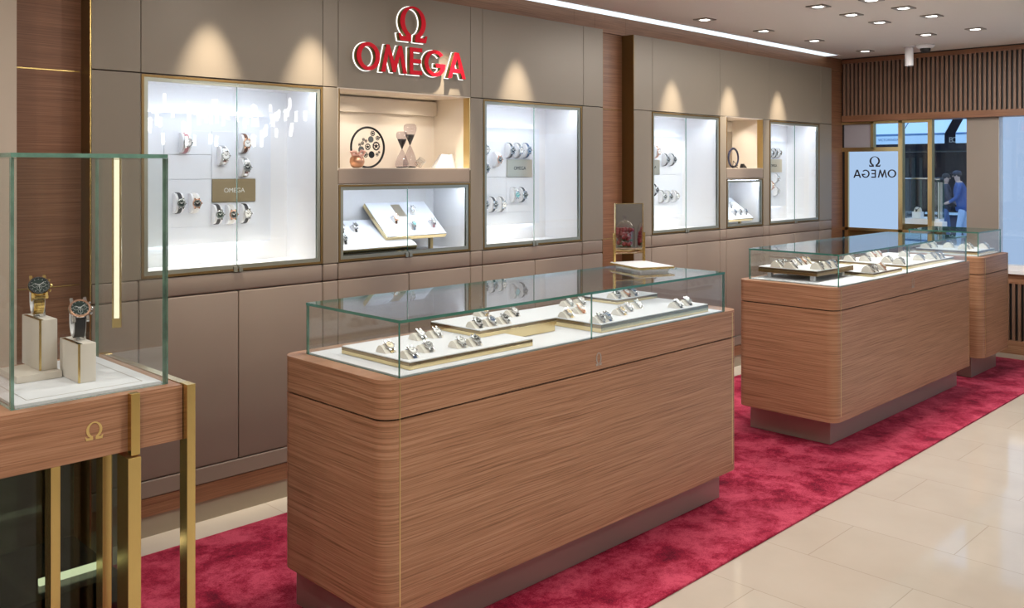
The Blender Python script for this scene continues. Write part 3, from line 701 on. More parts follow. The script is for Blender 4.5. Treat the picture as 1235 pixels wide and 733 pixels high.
hourglass('shorter hourglass with dark sand, in front in the niche', 415 + 812 / 11.63, 3.86, .196, .032, .037, .79)
hourglass('taller hourglass with dark sand, standing behind the other', 415 + 925 / 11.63, 3.965, .245, .037, .040, .755)
# tipped glass tumbler
q = at(507, 200, Y=3.90); tg = thing('glass_tumbler', 'small clear glass tumbler lying tipped beside the hourglasses', 'glass', (q.x, 3.90, SH)); axd = Vector((.55, -.15, .6)).normalized()
b = MB().lathe([(0, 0), (.019, 0), (.021, .002), (.023, .040), (.0215, .040), (.0195, .003), (0, .003)], (q.x - .016, 3.90, SH + .0185), 24, axd); b.build('bowl', 'crystal', tg)
MB().tube([(q.x - .016 + .021 * (Vector((.74, 0, -.68)).normalized().x * math.cos(t)), 3.90 + .021 * math.sin(t), SH + .0185 + .021 * Vector((.74, 0, -.68)).normalized().z * math.cos(t)) for t in [2 * math.pi * i / 24 for i in range(24)]], .0012, 6, True).build('brown_base_band', 'brown_leather', tg)
# faceted crystal trapezoid
M['ice'] = pbr('cut crystal', (.82, .83, .86), .05, 0, .8, trans=.45)
x0, x1 = xw(522.5, 3.92), xw(547.5, 3.92); xt0, xt1 = xw(530.5, 3.92), xw(544.5, 3.92); zt_ = SH + .080
bm_ = MB(); mid = (x0 + x1) / 2
lowr = [(x0, 3.90), (mid - .02, 3.862), (mid + .03, 3.862), (x1, 3.90), (x1 - .01, 3.95), (x0 + .01, 3.95)]
topr = [(xt0, 3.905), ((xt0 + xt1) / 2 - .01, 3.88), ((xt0 + xt1) / 2 + .012, 3.882), (xt1, 3.905), (xt1 - .004, 3.93), (xt0 + .004, 3.93)]
L_ = [bm_.bm.verts.new((a, c, SH + .001)) for a, c in lowr]; T_ = [bm_.bm.verts.new((a, c, zt_ - .006 * (i % 2))) for i, (a, c) in enumerate(topr)]
for i in range(6):
    j = (i + 1) % 6; bm_.bm.faces.new([L_[i], L_[j], T_[i]]); bm_.bm.faces.new([L_[j], T_[j], T_[i]])
bm_.bm.faces.new(L_[::-1]); bm_.bm.faces.new(T_)
tag(bm_.build('crystal_block', 'ice'), 'faceted clear crystal block at the right of the hourglass niche', 'ornament')
# ring sculpture in the narrow niche
Yr = 3.93; q = at(884.5, 186.5, Y=Yr); rr_ = (at(884.5, 176.8, Y=Yr).z - at(884.5, 198.6, Y=Yr).z) / 2; rz_ = SH + rr_ + .010; rx_ = max(q.x, p(876.5) + .02)
ro = thing('balance_wheel_sculpture', 'dark toothed ring sculpture on a wire stand in the narrow niche', 'ornament', (q.x, Yr, SH))
b = MB().tube([(q.x + rr_ * math.cos(t), Yr, rz_ + rr_ * math.sin(t)) for t in [2 * math.pi * i / 48 for i in range(48)]], .0075, 8, True)
for i in range(36):
    t = 2 * math.pi * i / 36; b.sphere((q.x + (rr_ + .008) * math.cos(t), Yr, rz_ + (rr_ + .008) * math.sin(t)), .004, n=8)
M['blue_steel'] = pbr('blued steel', (.05, .055, .10), .3, .9)
b.build('toothed_ring', 'blue_steel', ro)
MB().tube([(q.x - .03, Yr - .01, SH + .004), (q.x, Yr, SH + .058), (q.x + .05, Yr - .01, SH + .02)], .003, 6).tube([(q.x - .045, Yr - .02, SH + .003), (q.x - .02, Yr - .01, SH + .016), (q.x + .052, Yr - .01, SH + .003)], .004, 6).build('stand', 'iron', ro)
q2 = at(897, 198, Y=3.88)
MB_ = MB().prism([(-.030, 0), (.036, 0), (.020, .012), (-.014, .034)], lambda u, v, h: (q2.x + u, h, SH + .001 + v), 3.87, 3.90)
tag(MB_.build('wedge_ornament', 'iron'), 'small dark wedge beside the toothed ring in the narrow niche', 'ornament')
# folds of cream cloth in the narrow niche
dr = MB(); xs_ = [p(878) + i * (p(919.5) - p(878)) / 26 for i in range(27)]; R0 = []
for i, x in enumerate(xs_):
    y = 4.066 + .012 * math.sin(i * .9) * (.5 + .5 * math.sin(i * .23)); R0.append((dr.bm.verts.new((x, y, SH + .001)), dr.bm.verts.new((x + .01 * math.sin(i), 4.072 + .010 * math.sin(i * .9 + .8), ZS - .03))))
for a, b in zip(R0[:-1], R0[1:]): f = dr.bm.faces.new([a[0], b[0], b[1], a[1]]); f.smooth = True
bmesh.ops.solidify(dr.bm, geom=dr.bm.faces[:], thickness=.002)
M['cloth'] = pbr('cream cloth', (.66, .57, .46), .9)
tag(dr.build('backdrop_cloth', 'cloth'), 'cream draped cloth hanging at the back of the narrow niche', 'cloth')

# ================================================================== red sign letters
LZ0, LZ1, LY = 2.05, 2.192, 3.745
def sign_letter(glyph, name, label, x0, x1, z0, z1):
    o = thing(name, label, 'sign letter', ((x0 + x1) / 2, YF, z0), 'red letters of the wall sign')
    w, h = x1 - x0, z1 - z0
    put(flat_mesh(GL[glyph], w, h, .004), 'face', 'red', Matrix.Translation((x0, LY + .002, z0)) @ FRONT, o)
    put(flat_mesh(GL[glyph], w, h, YF - LY - .012, ), 'return', 'olive', Matrix.Translation((x0, (LY + .0045 + YF - .0075) / 2, z0)) @ FRONT, o, 'dark gold letter side')
    put(flat_mesh(GL[glyph], w, h, .005, .0032), 'halo_backing', 'halo', Matrix.Translation((x0, YF - .0045, z0)) @ FRONT, o, 'glowing white rim behind the letter')
zO0, zO1 = 2.222, 2.408
sign_letter('W', 'sign_emblem', 'red backlit horseshoe-shaped emblem above the row of sign letters', xw(480.7, LY), xw(516, LY), zO0, zO1)
for ch, a, b, w in (('O', 430.5, 458.4, 'red backlit letter O, first letter of the wall sign'), ('M', 460.0, 491, 'red backlit letter M in the wall sign'), ('E', 494.6, 509.3, 'red backlit letter E in the middle of the wall sign'),
                    ('G', 512.3, 537.6, 'red backlit letter G in the wall sign'), ('A', 540.5, 561.9, 'red backlit letter A, last letter of the wall sign')):
    sign_letter(ch, 'sign_letter', w, xw(a, LY), xw(b, LY), LZ0, LZ1)

# ================================================================== display counters
def rrect(x0, x1, y0, y1, r, n=8):
    P = []
    for cx, cy, a in ((x1 - r, y0 + r, -90), (x1 - r, y1 - r, 0), (x0 + r, y1 - r, 90), (x0 + r, y0 + r, 180)):
        for i in range(n + 1): t = math.radians(a + 90 * i / n); P.append((cx + r * math.cos(t), cy + r * math.sin(t)))
    return P
ZW0, ZW1, ZSEAM = .172, .905, .781
def xy(u, v, h): return (u, v, h)
def counter(label, x0, x1, y0, y1, gx0, gx1, gy0, gy1, px0, joint, emblem=None):
    o = thing('display_counter', label, 'counter', ((x0 + x1) / 2, (y0 + y1) / 2, 0.011), 'oak display counters')
    MB().prism(rrect(x0, x1, y0, y1, .06), xy, ZW0, ZSEAM - .003).build('body', 'wood', o, smooth=30)
    MB().prism(rrect(x0, x1, y0, y1, .06), xy, ZSEAM + .003, ZW1).build('top_band', 'wood', o, smooth=30)
    MB().prism(rrect(x0 + .010, x1 - .010, y0 + .010, y1 - .010, .05), xy, ZSEAM - .003, ZSEAM + .003).build('shadow_joint', 'groove', o)
    for x in (x0 + .06, x1 - .06): B('inlay', 'gold_satin', o, x - .002, x + .002, y0 - .0008, y0 + .004, ZW0 + .03, ZW1 - .01)
    B('plinth', 'bronze', o, px0, x1 - .01, y0 + .10, y1 - .005, .0112, ZW0 - .0005, bev=.002)
    B('deck', 'deck', o, gx0 + .008, gx1 - .008, gy0 + .008, gy1 - .008, ZW1 + .0003, ZW1 + .005)
    gc = pane('glass_top', o, gx0, gx1, gy0, gy1, 1.0755, 1.085)
    gt = 1.075; t = .008
    js = [gx0] + joint + [gx1]
    for a, b in zip(js[:-1], js[1:]): pane('glass_front', o, a + .0008, b - .0008, gy0 + .001, gy0 + t, ZW1 + .0005, gt)
    pane('glass_end', o, gx0 + .001, gx0 + t, gy0 + t + .0008, gy1 - t - .0008, ZW1 + .0005, gt); pane('glass_end', o, gx1 - t, gx1 - .001, gy0 + t + .0008, gy1 - t - .0008, ZW1 + .0005, gt)
    pane('glass_back', o, gx0 + .001, gx1 - .001, gy1 - t, gy1 - .001, ZW1 + .0005, gt)
    if emblem:
        ex, ez, ew, eh = emblem
        put(flat_mesh(GL['W'], ew, eh, .0016), 'emblem', 'bronze', Matrix.Translation((ex - ew / 2, y0 - .0004, ez)) @ FRONT, o, 'thin engraved emblem')
    return o
em = at(1101, 347, Y=2.225)
counter('nearest oak display counter with glass top and three watch trays', 1.673, 3.708, 2.222, 2.82, 1.736, 3.592, 2.226, 2.757, 1.733, [at(713.5, 400, Y=2.23).x], (at(722, 433, Y=2.222).x, .80, .036, .05))
counter('middle oak display counter with footed tray and two low watch trays', 4.70, 6.81, 2.225, 2.83, 4.762, 6.735, 2.236, 2.79, 4.84, [at(1095, 300, Y=2.236).x], (em.x, em.z, .04, .06))
counter('short oak display counter farthest away beside the shop window', 7.06, 7.69, 2.235, 2.83, 7.15, 7.655, 2.29, 2.80, 7.13, [])
DK = ZW1 + .0055
def tray(label, x0, x1, y0, y1, z0, z1, group='watch trays in the counters', feet=False):
    o = thing('watch_tray', label, 'tray', ((x0 + x1) / 2, (y0 + y1) / 2, z0), group)
    b0 = z0 if not feet else z1 - .032
    zc_ = z1 - .004 - (z1 - .004 - b0) * .42
    B('brass_edge', 'gold_pale' if not feet else 'bronze_dark', o, x0, x1, y0, y1, b0, zc_, bev=.0006)
    B('upper_edge', 'tray_bronze', o, x0, x1, y0, y1, zc_ + .0003, z1 - .004, bev=.0006)
    B('pad', 'deck', o, x0 + .0015, x1 - .0015, y0 + .0015, y1 - .0015, z1 - .004, z1, bev=.0008)
    if feet:
        for x in (x0 + .05, x1 - .05):
            for y in (y0 + .05, y1 - .05): B('foot', 'white', o, x - .012, x + .012, y - .012, y + .012, z0, b0)
    return o
tray('low brass-edged tray nearest the corner of the nearest counter', 1.815, 2.385, 2.278, 2.655, DK, .937)
tB = tray('raised brass-sided tray at the back middle of the nearest counter', 2.255, 2.670, 2.42, 2.70, .9375, .965)
B('brass_foot', 'gold_pale', tB, 2.39, 2.665, 2.424, 2.695, DK, .9373)
tray('long brass-edged tray below the mirror in the nearest counter', 2.755, 3.512, 2.262, 2.735, DK, .945)
tray('small white step on the long tray below the mirror', 3.20, 3.505, 2.535, 2.73, .9455, .968)
tray('dark-edged tray on white feet in the middle counter', 4.845, 5.31, 2.405, 2.775, DK, .975, feet=True)
tray('low brass-edged tray at the front of the middle counter', 5.315, 5.745, 2.288, 2.60, DK, .934)
tray('long brass-edged tray at the far end of the middle counter', 5.87, 6.70, 2.31, 2.77, DK, .936)
tray('single watch tray in the short far counter', 7.215, 7.62, 2.325, 2.77, DK, .938)

TW = [
 # kind, tray top, place, group, list of rows
 ('wedge', .937, 'nearest low tray', 'in the nearest counter', .86, [('front row', [(498.3, 423, 'BW'), (517.8, 416, 'GK'), (557.5, 411, 'SW'), (575.2, 408.5, 'SK')]), ('back row', [(470.8, 416.5, 'YW'), (509, 401.8, 'GW'), (528.4, 399.1, 'SW')])]),
 ('wedge', .965, 'raised middle tray', 'in the nearest counter', .86, [('front row', [(575.2, 388, 'KK'), (594.7, 385.3, 'SB'), (610.7, 382.6, 'SK')]), ('back row', [(585.5, 374, 'YW'), (622, 374.2, 'KW')])]),
 ('wedge', .945, 'long tray below mirror', 'in the nearest counter', .86, [('front row', [(720.5, 383, 'SK'), (733, 380, 'BB'), (752, 373, 'YW'), (760, 368.7, 'GW'), (771.5, 365.3, 'SW'), (820, 364.6, 'KW'), (831.5, 361.6, 'KK')]), ('back row', [(688, 375.8, 'YW'), (702.5, 371, 'RO'), (688.5, 362.8, 'SW'), (703, 361, 'GW')])]),
 ('wedge', .968, 'white step below mirror', 'in the nearest counter', .86, [('row', [(746.7, 354, 'GK'), (758, 351.6, 'NW'), (785.5, 353.6, 'BB')])]),
 ('tent', .975, 'footed tray, middle counter', 'in the middle counter', .9, [('front row', [(994, 318.8, 'SK'), (1001.5, 317.3, 'SB'), (1008.5, 316, 'BB')]), ('middle row', [(936, 317, 'GK'), (943, 316.2, 'SK'), (957, 317.6, 'KW')]), ('back row', [(964.5, 313.6, 'SB'), (970, 312.8, 'NW'), (975.5, 312, 'YW')])]),
 ('tent', .934, 'low front tray, middle counter', 'in the middle counter', .9, [('row', [(1041, 325.2, 'SK'), (1048, 323, 'SW'), (1066, 319.8, 'RO')])]),
 ('tent', .936, 'long tray, middle counter', 'in the middle counter', .9, [('front row', [(1075, 311.2, 'KW'), (1089, 313, 'KK'), (1113, 308.6, 'BB'), (1127, 307, 'GW'), (1132.4, 306.4, 'SB'), (1137.5, 305.6, 'BB')]), ('back row', [(1029.5, 309, 'KK'), (1048, 309.5, 'KK'), (1055, 305, 'NW'), (1062, 304, 'RO'), (1095, 304.2, 'SW')])]),
 ('tent', .938, 'far short counter', 'in the far short counter', .95, [('front row', [(1149, 293.6, 'SW'), (1167, 295.5, 'SK'), (1171.5, 294.6, 'GK'), (1191, 294.6, 'KW')]), ('back row', [(1119, 294.5, 'KW'), (1128.5, 293, 'SW')])]),
]
LIM = {'nearest low tray': (1.815, 2.385, 2.278, 2.655), 'raised middle tray': (2.255, 2.670, 2.42, 2.70), 'long tray below mirror': (2.755, 3.512, 2.262, 2.735), 'white step below mirror': (3.20, 3.505, 2.535, 2.73),
       'footed tray, middle counter': (4.845, 5.31, 2.405, 2.775), 'low front tray, middle counter': (5.315, 5.745, 2.288, 2.60), 'long tray, middle counter': (5.87, 6.70, 2.31, 2.77), 'far short counter': (7.215, 7.62, 2.325, 2.77)}
for kind, zt_, pl_, grp, s_, rows in TW:
    lx0, lx1, ly0, ly1 = LIM[pl_]; taken = []
    for rn, items in rows:
        for k, (px, py, sch) in enumerate(sorted(items)):
            dz = .020 if kind == 'wedge' else .025
            q = at(px - 3, py + 1, Z=zt_ + dz); x = min(max(q.x, lx0 + .028), lx1 - .028); y = min(max(q.y + .012, ly0 + .048 * s_), ly1 - .038 * s_)
            for _ in range(3):
                for (tx, ty) in taken:                      # cuffs stand clear of each other
                    if abs(tx - x) < .0505 and abs(ty - y) < .075: x = tx + .051
            x = min(x, lx1 - .027); taken.append((x, y))
            set_watch(kind, sch, (x, y, zt_ + .0003), f'{ORD[k]} from left, {rn}, {pl_}', grp, s_)

# ------------------------------------------------------------------ countertop mirror on the nearest counter
ZG = 1.0853
e1 = Vector((.925, -.38, 0)); e2 = Vector((.38, .925, 0)); mc = Vector((3.425, 2.575, ZG))
MR = Matrix(((e1.x, e2.x, 0, mc.x), (e1.y, e2.y, 0, mc.y), (0, 0, 1, mc.z), (0, 0, 0, 1)))
mo = thing('countertop_mirror', 'tall brass-framed mirror with white base tray on the nearest counter', 'mirror', mc)
def MX(b): return b.xf(MR)
MX(MB().box(-.075, .075, -.12, .10, 0, .013)).build('foot', 'white', mo)
MX(MB().box(-.095, .095, -.145, .125, .013, .021, bev=.001)).build('brass_tray', 'gold', mo)
MX(MB().box(-.092, .092, -.142, .122, .021, .024, bev=.001)).build('white_pad', 'white', mo)
for s in (-1, 1): MX(MB().box(s * .081 - .004, s * .081 + .004, .098, .112, .024, .162)).build('post', 'gold', mo)
MX(MB().ring(-.077, .077, .062, .303, .004, .101, .112)).build('frame', 'gold_pale', mo)
MX(MB().box(-.073, .073, .1035, .110, .066, .299)).build('mirror_plate', 'mirror', mo)

# ================================================================== standing glass case at the left
HT = .60; ZTB = CZ - HT
TX0, TX1, TY0, TY1 = .60, 1.133, 2.425, 3.03
ZA = ZTB - .252 * HT
ps = thing('standing_showcase', 'tall glass case on an oak table with brass legs, closest to the camera', 'showcase', ((TX0 + TX1) / 2, (TY0 + TY1) / 2, .0115))
B('apron', 'wood', ps, TX0, TX1, TY0, TY1, ZA, ZTB - .004, bev=.001)
B('tabletop', 'wood', ps, TX0 + .001, TX1 - .001, TY0 + .001, TY1 - .001, ZTB - .004, ZTB)
gX0, gX1, gY0, gY1, gZ1 = 1.182 * HT, 1.847 * HT, 4.105 * HT, 4.96 * HT, 1.594
B('deck', 'deck', ps, gX0 + .0135, gX1 - .0135, gY0 + .0135, gY1 - .0135, ZTB + .0005, ZTB + .008)
MB().ring(gX0 + .05, gX1 - .05, 0, gY1 - gY0 - .1, .0016, 0, .0006).xf(Matrix(((1, 0, 0, 0), (0, 0, 1, gY0 + .05), (0, 1, 0, ZTB + .0078), (0, 0, 0, 1)))).build('deck_line', 'bronze', ps)
t = .011; rp = ('glass', 'rim_pale')
pane('glass_top', ps, gX0, gX1, gY0, gY1, gZ1 - .011, gZ1, mats=rp)
pane('glass_front', ps, gX0, gX1, gY0, gY0 + t, ZTB + .0005, gZ1 - .0115, mats=rp); pane('glass_back', ps, gX0, gX1, gY1 - .004, gY1, ZTB + .0005, gZ1 - .0115, mats=rp)
pane('glass_side', ps, gX0, gX0 + t, gY0 + t + .0005, gY1 - t - .0005, ZTB + .0005, gZ1 - .0115, mats=rp); pane('glass_side', ps, gX1 - t, gX1, gY0 + t + .0005, gY1 - t - .0005, ZTB + .0005, gZ1 - .0115, mats=rp)
def leg(x0, x1, y0, y1, z0, z1): return B('leg', 'gold_leg', ps, x0, x1, y0, y1, z0, z1, bev=.0008)
zl = .012
B('bracket', 'gold', ps, .981, 1.005, 2.402, 2.425, ZA - .008, ZTB + .004, bev=.0008); leg(.971, 1.005, 2.396, 2.470, zl, ZA - .012)
leg(1.134, 1.158, 2.400, 2.446, zl, ZTB + .003); leg(1.134, 1.158, 2.98, 3.026, zl, ZTB + .003)
B('side_rail', 'gold_pale', ps, 1.1335, 1.157, 2.446, 2.98, ZTB - .012, ZTB + .002)
leg(.830, .854, 2.548, 2.594, zl, ZA - .001); leg(.963, .987, 2.548, 2.594, zl, ZA - .001); leg(.62, .644, 2.548, 2.594, zl, ZA - .001)
pane('smoked_pane', ps, .60, 1.045, 2.606, 2.612, .012, ZA - .001, mats=('smoke', 'rim'), label='dark smoked glass pane'); pane('smoked_pane', ps, .60, 1.045, 3.0, 3.006, .398, ZA - .001, mats=('smoke', 'rim'), label='dark smoked glass pane')
M['base_black'] = pbr('black lacquer base', (.035, .035, .036), .15)
B('base_box', 'base_black', ps, .60, 1.045, 2.614, 3.006, zl, .397)
MB().box(.800, .822, 2.62, 2.98, .3975, .410).box(.68, .70, 2.62, 2.98, .3975, .410).build('base_rail', 'steel', ps)
B('light_rail', 'led_rail', ps, .850, 1.044, 2.70, 2.712, .3975, .415)
put(flat_mesh(GL['W'], .046, .046, .0016), 'emblem', 'gold_print', Matrix.Translation((at(115, 530, Y=TY0).x - .026, TY0 - .0009, at(115, 529.5, Y=TY0).z)) @ FRONT, ps, 'small brass horseshoe-shaped emblem')
# added glowing bar in the case, stands in for a pendant's reflection
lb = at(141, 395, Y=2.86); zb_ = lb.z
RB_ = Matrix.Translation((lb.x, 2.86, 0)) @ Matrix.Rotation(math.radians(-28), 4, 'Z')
MB().box(-.0135, .0135, -.006, .008, zb_, gZ1 - .0095, bev=.001).xf(RB_).build('glow_bar', 'gold', ps)
MB().box(-.0075, .0075, -.009, -.006, zb_ + .030, gZ1 - .012).xf(RB_).build('reflection_glow', 'reflected_bar', ps)
# display blocks and hero watches
ZDK = ZTB + .0085
def block(label, px0, pxm, px1, pyb, ptop, rot=0.):
    """corner column pxm is the nearest upright edge"""
    q = at(pxm, pyb, Z=ZDK); w = xw(px1, q.y) - q.x; d = yw(px0, q.x) - q.y; zt = at(pxm, ptop, Y=q.y).z
    o = thing('display_block', label, 'display block', (q.x + w / 2, q.y + d / 2, ZDK), 'suede blocks in the standing glass case')
    B('suede_block', 'suede', o, q.x, q.x + w, q.y, q.y + d, ZDK, zt, bev=.0015, smooth=40)
    k = w * .0
    B('brass_stripe', 'gold', o, q.x - .0008, q.x + .004, q.y - .0008, q.y + .004, ZDK + .001, zt + .0004)
    B('brass_cap_edge', 'gold_pale', o, q.x - .0006, q.x + .010, q.y, q.y + d * .9, zt - .0004, zt + .0006)
    return Vector((q.x + w / 2, q.y + d / 2, zt))
sl = at(20, 463.3, Z=ZDK)
slx = xw(75, sl.y)
tag(B('display_slab', 'suede', None, sl.x, slx, sl.y, sl.y + .16, ZDK, ZDK + .020, bev=.0015, smooth=40), 'low ivory suede slab under the taller watch block', 'display block')
ZOLD = ZDK; ZDK = ZOLD + .0203
topA = block('taller ivory suede block with brass stripe holding the gold watch', 26.5, 48, 69.3, 447.5, 386.5); ZDK = ZOLD
topB = block('shorter ivory suede block with brass stripe holding the black-strap watch', 72, 95, 116, 462.5, 415.5)
def hero(label, cuffl, base, h, sc, strap_mat, case_mat, bezel_mat, links, rz):
    """chronograph on an upright oval cuff"""
    ring = []; n = 32; ry, rzv = .026 * sc, .033 * sc; cz = h
    tilt = math.radians(-14)
    for i in range(n):
        t = 2 * math.pi * i / n; yy = ry * math.cos(t); zz = rzv * math.sin(t)
        ring.append((yy * math.cos(tilt) - zz * math.sin(tilt), cz + yy * math.sin(tilt) + zz * math.cos(tilt)))
    cu = thing('watch_stand', cuffl, 'watch stand', base, 'loop stands in the standing glass case', local=True)
    b = MB(); w = .011 * sc
    R = []
    for (y, z) in ring: 
        k = ((y) ** 2 + (z - cz) ** 2) ** .5
        R.append((y * .93, cz + (z - cz) * .93, y * .80, cz + (z - cz) * .80))
    V = [[b.bm.verts.new(q) for q in ((-w, a, c), (w, a, c), (w, e, g_), (-w, e, g_))] for a, c, e, g_ in R]
    for i in range(n):
        A, D = V[i], V[(i + 1) % n]
        for k in range(4): b.bm.faces.new([A[k], A[(k + 1) % 4], D[(k + 1) % 4], D[k]])
    b.build('loop', 'white', cu, smooth=40)
    zmin = min(z for y, z in ring)
    MB().box(-.006, .006, -.012, .012, 0, .003).box(-.004, .004, -.004, .004, .003, zmin + .006).box(-.010, -.007, -.006, .0, 0, zmin + .018).box(.0115 * sc, .0145 * sc, -.006, .0, 0, zmin + .014).build('foot', 'steel', cu)
    wt = thing('watch', label, 'watch', base, 'watches in the standing glass case', local=True)
    # face direction: -y, tipped up
    nd = Vector((0, -math.cos(math.radians(38)), math.sin(math.radians(38))))
    best = max(range(n), key=lambda i: Vector((0, ring[i][0], ring[i][1] - cz)).dot(nd))
    pc = Vector((0, ring[best][0], ring[best][1])); X = Vector((1, 0, 0)); T = nd.cross(X)
    if T.z < 0: T = -T
    # bracelet
    b = MB(); segs = []
    for i in range(n):
        if links or True: segs.append((ring[i], ring[(i + 1) % n]))
    for i, (A, D) in enumerate(segs):
        rel = (i - best) % n; rel = min(rel, n - rel)
        wd = (.0105 - .00016 * rel * 1.0) * sc if links else (.0102 - .0001 * rel) * sc
        cols = [(-wd, -wd * .42), (-wd * .38, wd * .38), (wd * .42, wd)] if links else [(-wd, wd)]
        a = Vector((0, A[0], A[1] - cz)); d = Vector((0, D[0], D[1] - cz)); g0 = .06 if links else 0
        for ci_, (u0, u1) in enumerate(cols):
            sh = .5 if (links and ci_ == 1) else 0
            a2 = a.lerp(d, g0); d2 = a.lerp(d, 1 - g0)
            q = []
            for f1 in (.945, 1.02):
                for (u, vv) in ((u0, a2), (u1, a2), (u1, d2), (u0, d2)): q.append(Vector((u, vv.y * f1, cz + vv.z * f1)))
            b.quadbox(q)
    b.build('bracelet' if links else 'strap', strap_mat, wt)
    MB().box(-.0085 * sc, .0085 * sc, ry * .72, ry * .72 + .007, cz - .010 * sc, cz + .008 * sc, bev=.001).build('buckle', case_mat, wt)
    r = .0205 * sc; o = pc + nd * .001
    b = MB().lathe([(0, -.002), (r * .86, -.002), (r * .98, .002), (r, .005), (r * .97, .0085), (r * .90, .0098), (r * .86, .0096), (0, .0096)], o, 48, nd)
    for sx in (-1, 1):
        for sy in (-1, 1):
            c = o + T * (sy * r * 1.03) + X * (sx * r * .60); q = []
            for dz in (-.001, .0065):
                for (ux, uy) in ((-1, -1), (1, -1), (1, 1), (-1, 1)): q.append(c + X * (ux * r * .13) + T * (uy * r * .26) + nd * (dz - (.003 if uy == sy else 0)))
            b.quadbox(q)
    b.build('case', case_mat, wt, smooth=35)
    b = MB().lathe([(r * .98, .0088), (r * .955, .0112), (r * .80, .0122), (r * .76, .0108)], o, 48, nd)
    for k in range(36):
        a = 2 * math.pi * k / 36; u = X * math.cos(a) + T * math.sin(a); v = nd.cross(u); q = []
        for hh in (.0115, .0126):
            for l, ww in ((r * .82, -.0002), (r * .92, -.0002), (r * .92, .0002), (r * .82, .0002)): q.append(o + u * l + v * ww + nd * (hh - .0009 * (l / r > .9)))
        b.quadbox(q, 1)
    b.build('bezel', [bezel_mat, 'mark_dim'], wt, smooth=35)
    b = MB().lathe([(0, .0104), (r * .78, .0104), (r * .78, .0098), (0, .0098)], o, 40, nd)
    def disc(cx, cy, rr):
        b.lathe([(rr * .90, .0105), (rr * .90, .0108), (rr, .0108), (rr, .0105)], o + X * cx + T * cy, 24, nd, mi=1)
        b.quadbox([o + X * (cx + dx) + T * (cy + dy) + nd * hh for hh in (.0106, .0110) for dx, dy in ((-.0003, 0), (.0003, 0), (.0003, rr * .7), (-.0003, rr * .7))], 1)
    disc(-r * .36, 0, r * .22); disc(r * .36, 0, r * .22); disc(0, -r * .36, r * .22)
    def bar(ang, r0, r1, ww, h0, h1, mi=1):
        u = X * math.sin(ang) + T * math.cos(ang); v = nd.cross(u)
        b.quadbox([o + u * l + v * w_ + nd * hh for hh in (h0, h1) for l, w_ in ((r0, -ww), (r1, -ww), (r1, ww), (r0, ww))], mi)
    for k in range(12): bar(math.radians(30 * k), r * .66, r * .74, r * .022, .0104, .0110)
    bar(math.radians(-60), -r * .1, r * .40, r * .03, .0112, .0117); bar(math.radians(55), -r * .1, r * .58, r * .024, .0117, .0121); bar(math.radians(178), -r * .15, r * .66, r * .012, .0121, .0124)
    b.build('dial', ['dial_g', 'mark_dim'], wt, smooth=40)
    c_ = o + X * r * .96 + nd * .005
    MB().lathe([(0, 0), (r * .17, 0), (r * .18, r * .06), (r * .18, r * .22), (r * .1, r * .26), (0, r * .26)], c_, 16, X).build('crown', case_mat, wt)
    for s in (-1, 1):
        d = (X + T * s * .62).normalized(); MB().lathe([(0, 0), (r * .07, 0), (r * .07, r * .14), (r * .12, r * .14), (r * .12, r * .26), (0, r * .26)], o + d * r * .95 + nd * .005, 12, d).build('pusher', case_mat, wt)
    for x in (cu, wt): x.rotation_euler = (0, 0, rz)
    return wt
hero('gold chronograph watch with black dial on the taller suede block', 'white loop stand inside the gold chronograph', topA + Vector((-.006, 0, .0008)), .054, 1.42, 'gold', 'gold', 'dial_k', True, math.radians(-9))
hero('two-tone chronograph watch with black leather strap on the shorter block', 'white loop stand inside the black-strap chronograph', topB + Vector((0, 0, .0008)), .054, 1.42, 'black_leather', 'steel', 'rosegold', False, math.radians(-9))

# ================================================================== ceiling fixtures
def downlight(label, px, py, group):
    q = at(px, py, Z=ZC)
    o = thing('downlight', label, 'downlight', (q.x, q.y, ZC), group)
    w = .058
    b = MB(); zc = ZC - .007
    for (x0, x1, y0, y1) in ((-w, w, -w, -w + .022), (-w, w, w - .022, w), (-w, -w + .022, -w + .022, w - .022), (w - .022, w, -w + .022, w - .022)): b.box(q.x + x0, q.x + x1, q.y + y0, q.y + y1, zc, ZC - .0005)
    b.build('trim', 'trim_grey', o)
    MB().lathe([(0, 0), (.033, 0), (.036, .004), (.036, .006), (0, .006)], (q.x, q.y, ZC - .0065), 24).build('lens', 'lens', o)
    return q
M['trim_grey'] = pbr('grey downlight trim', (.30, .27, .23), .4, .4)
QW = [downlight(f'square recessed downlight, {w} in the row along the oak wall', px, py, 'downlights along the oak wall') for w, px, py in (('nearest', 850, 23.2), ('second', 921, 36.8), ('third', 982.3, 48.6), ('farthest', 1043.5, 61.2))]
QC = [downlight(f'square recessed downlight, {w}', px, py, 'downlights over the aisle') for w, px, py in (
    ('nearest in the inner row over the counters', 987, 7.4), ('second in the inner row over the counters', 1027, 17.3), ('third in the inner row over the counters', 1061, 26.5), ('farthest in the inner row by the spotlight', 1117, 41.3),
    ('nearest in the outer row at the photo top', 1051, -.5), ('second in the outer row over the aisle', 1090, 9.2), ('third in the outer row over the aisle', 1123.8, 18.8), ('farthest in the outer row near the slat frieze', 1176.5, 34.6))]
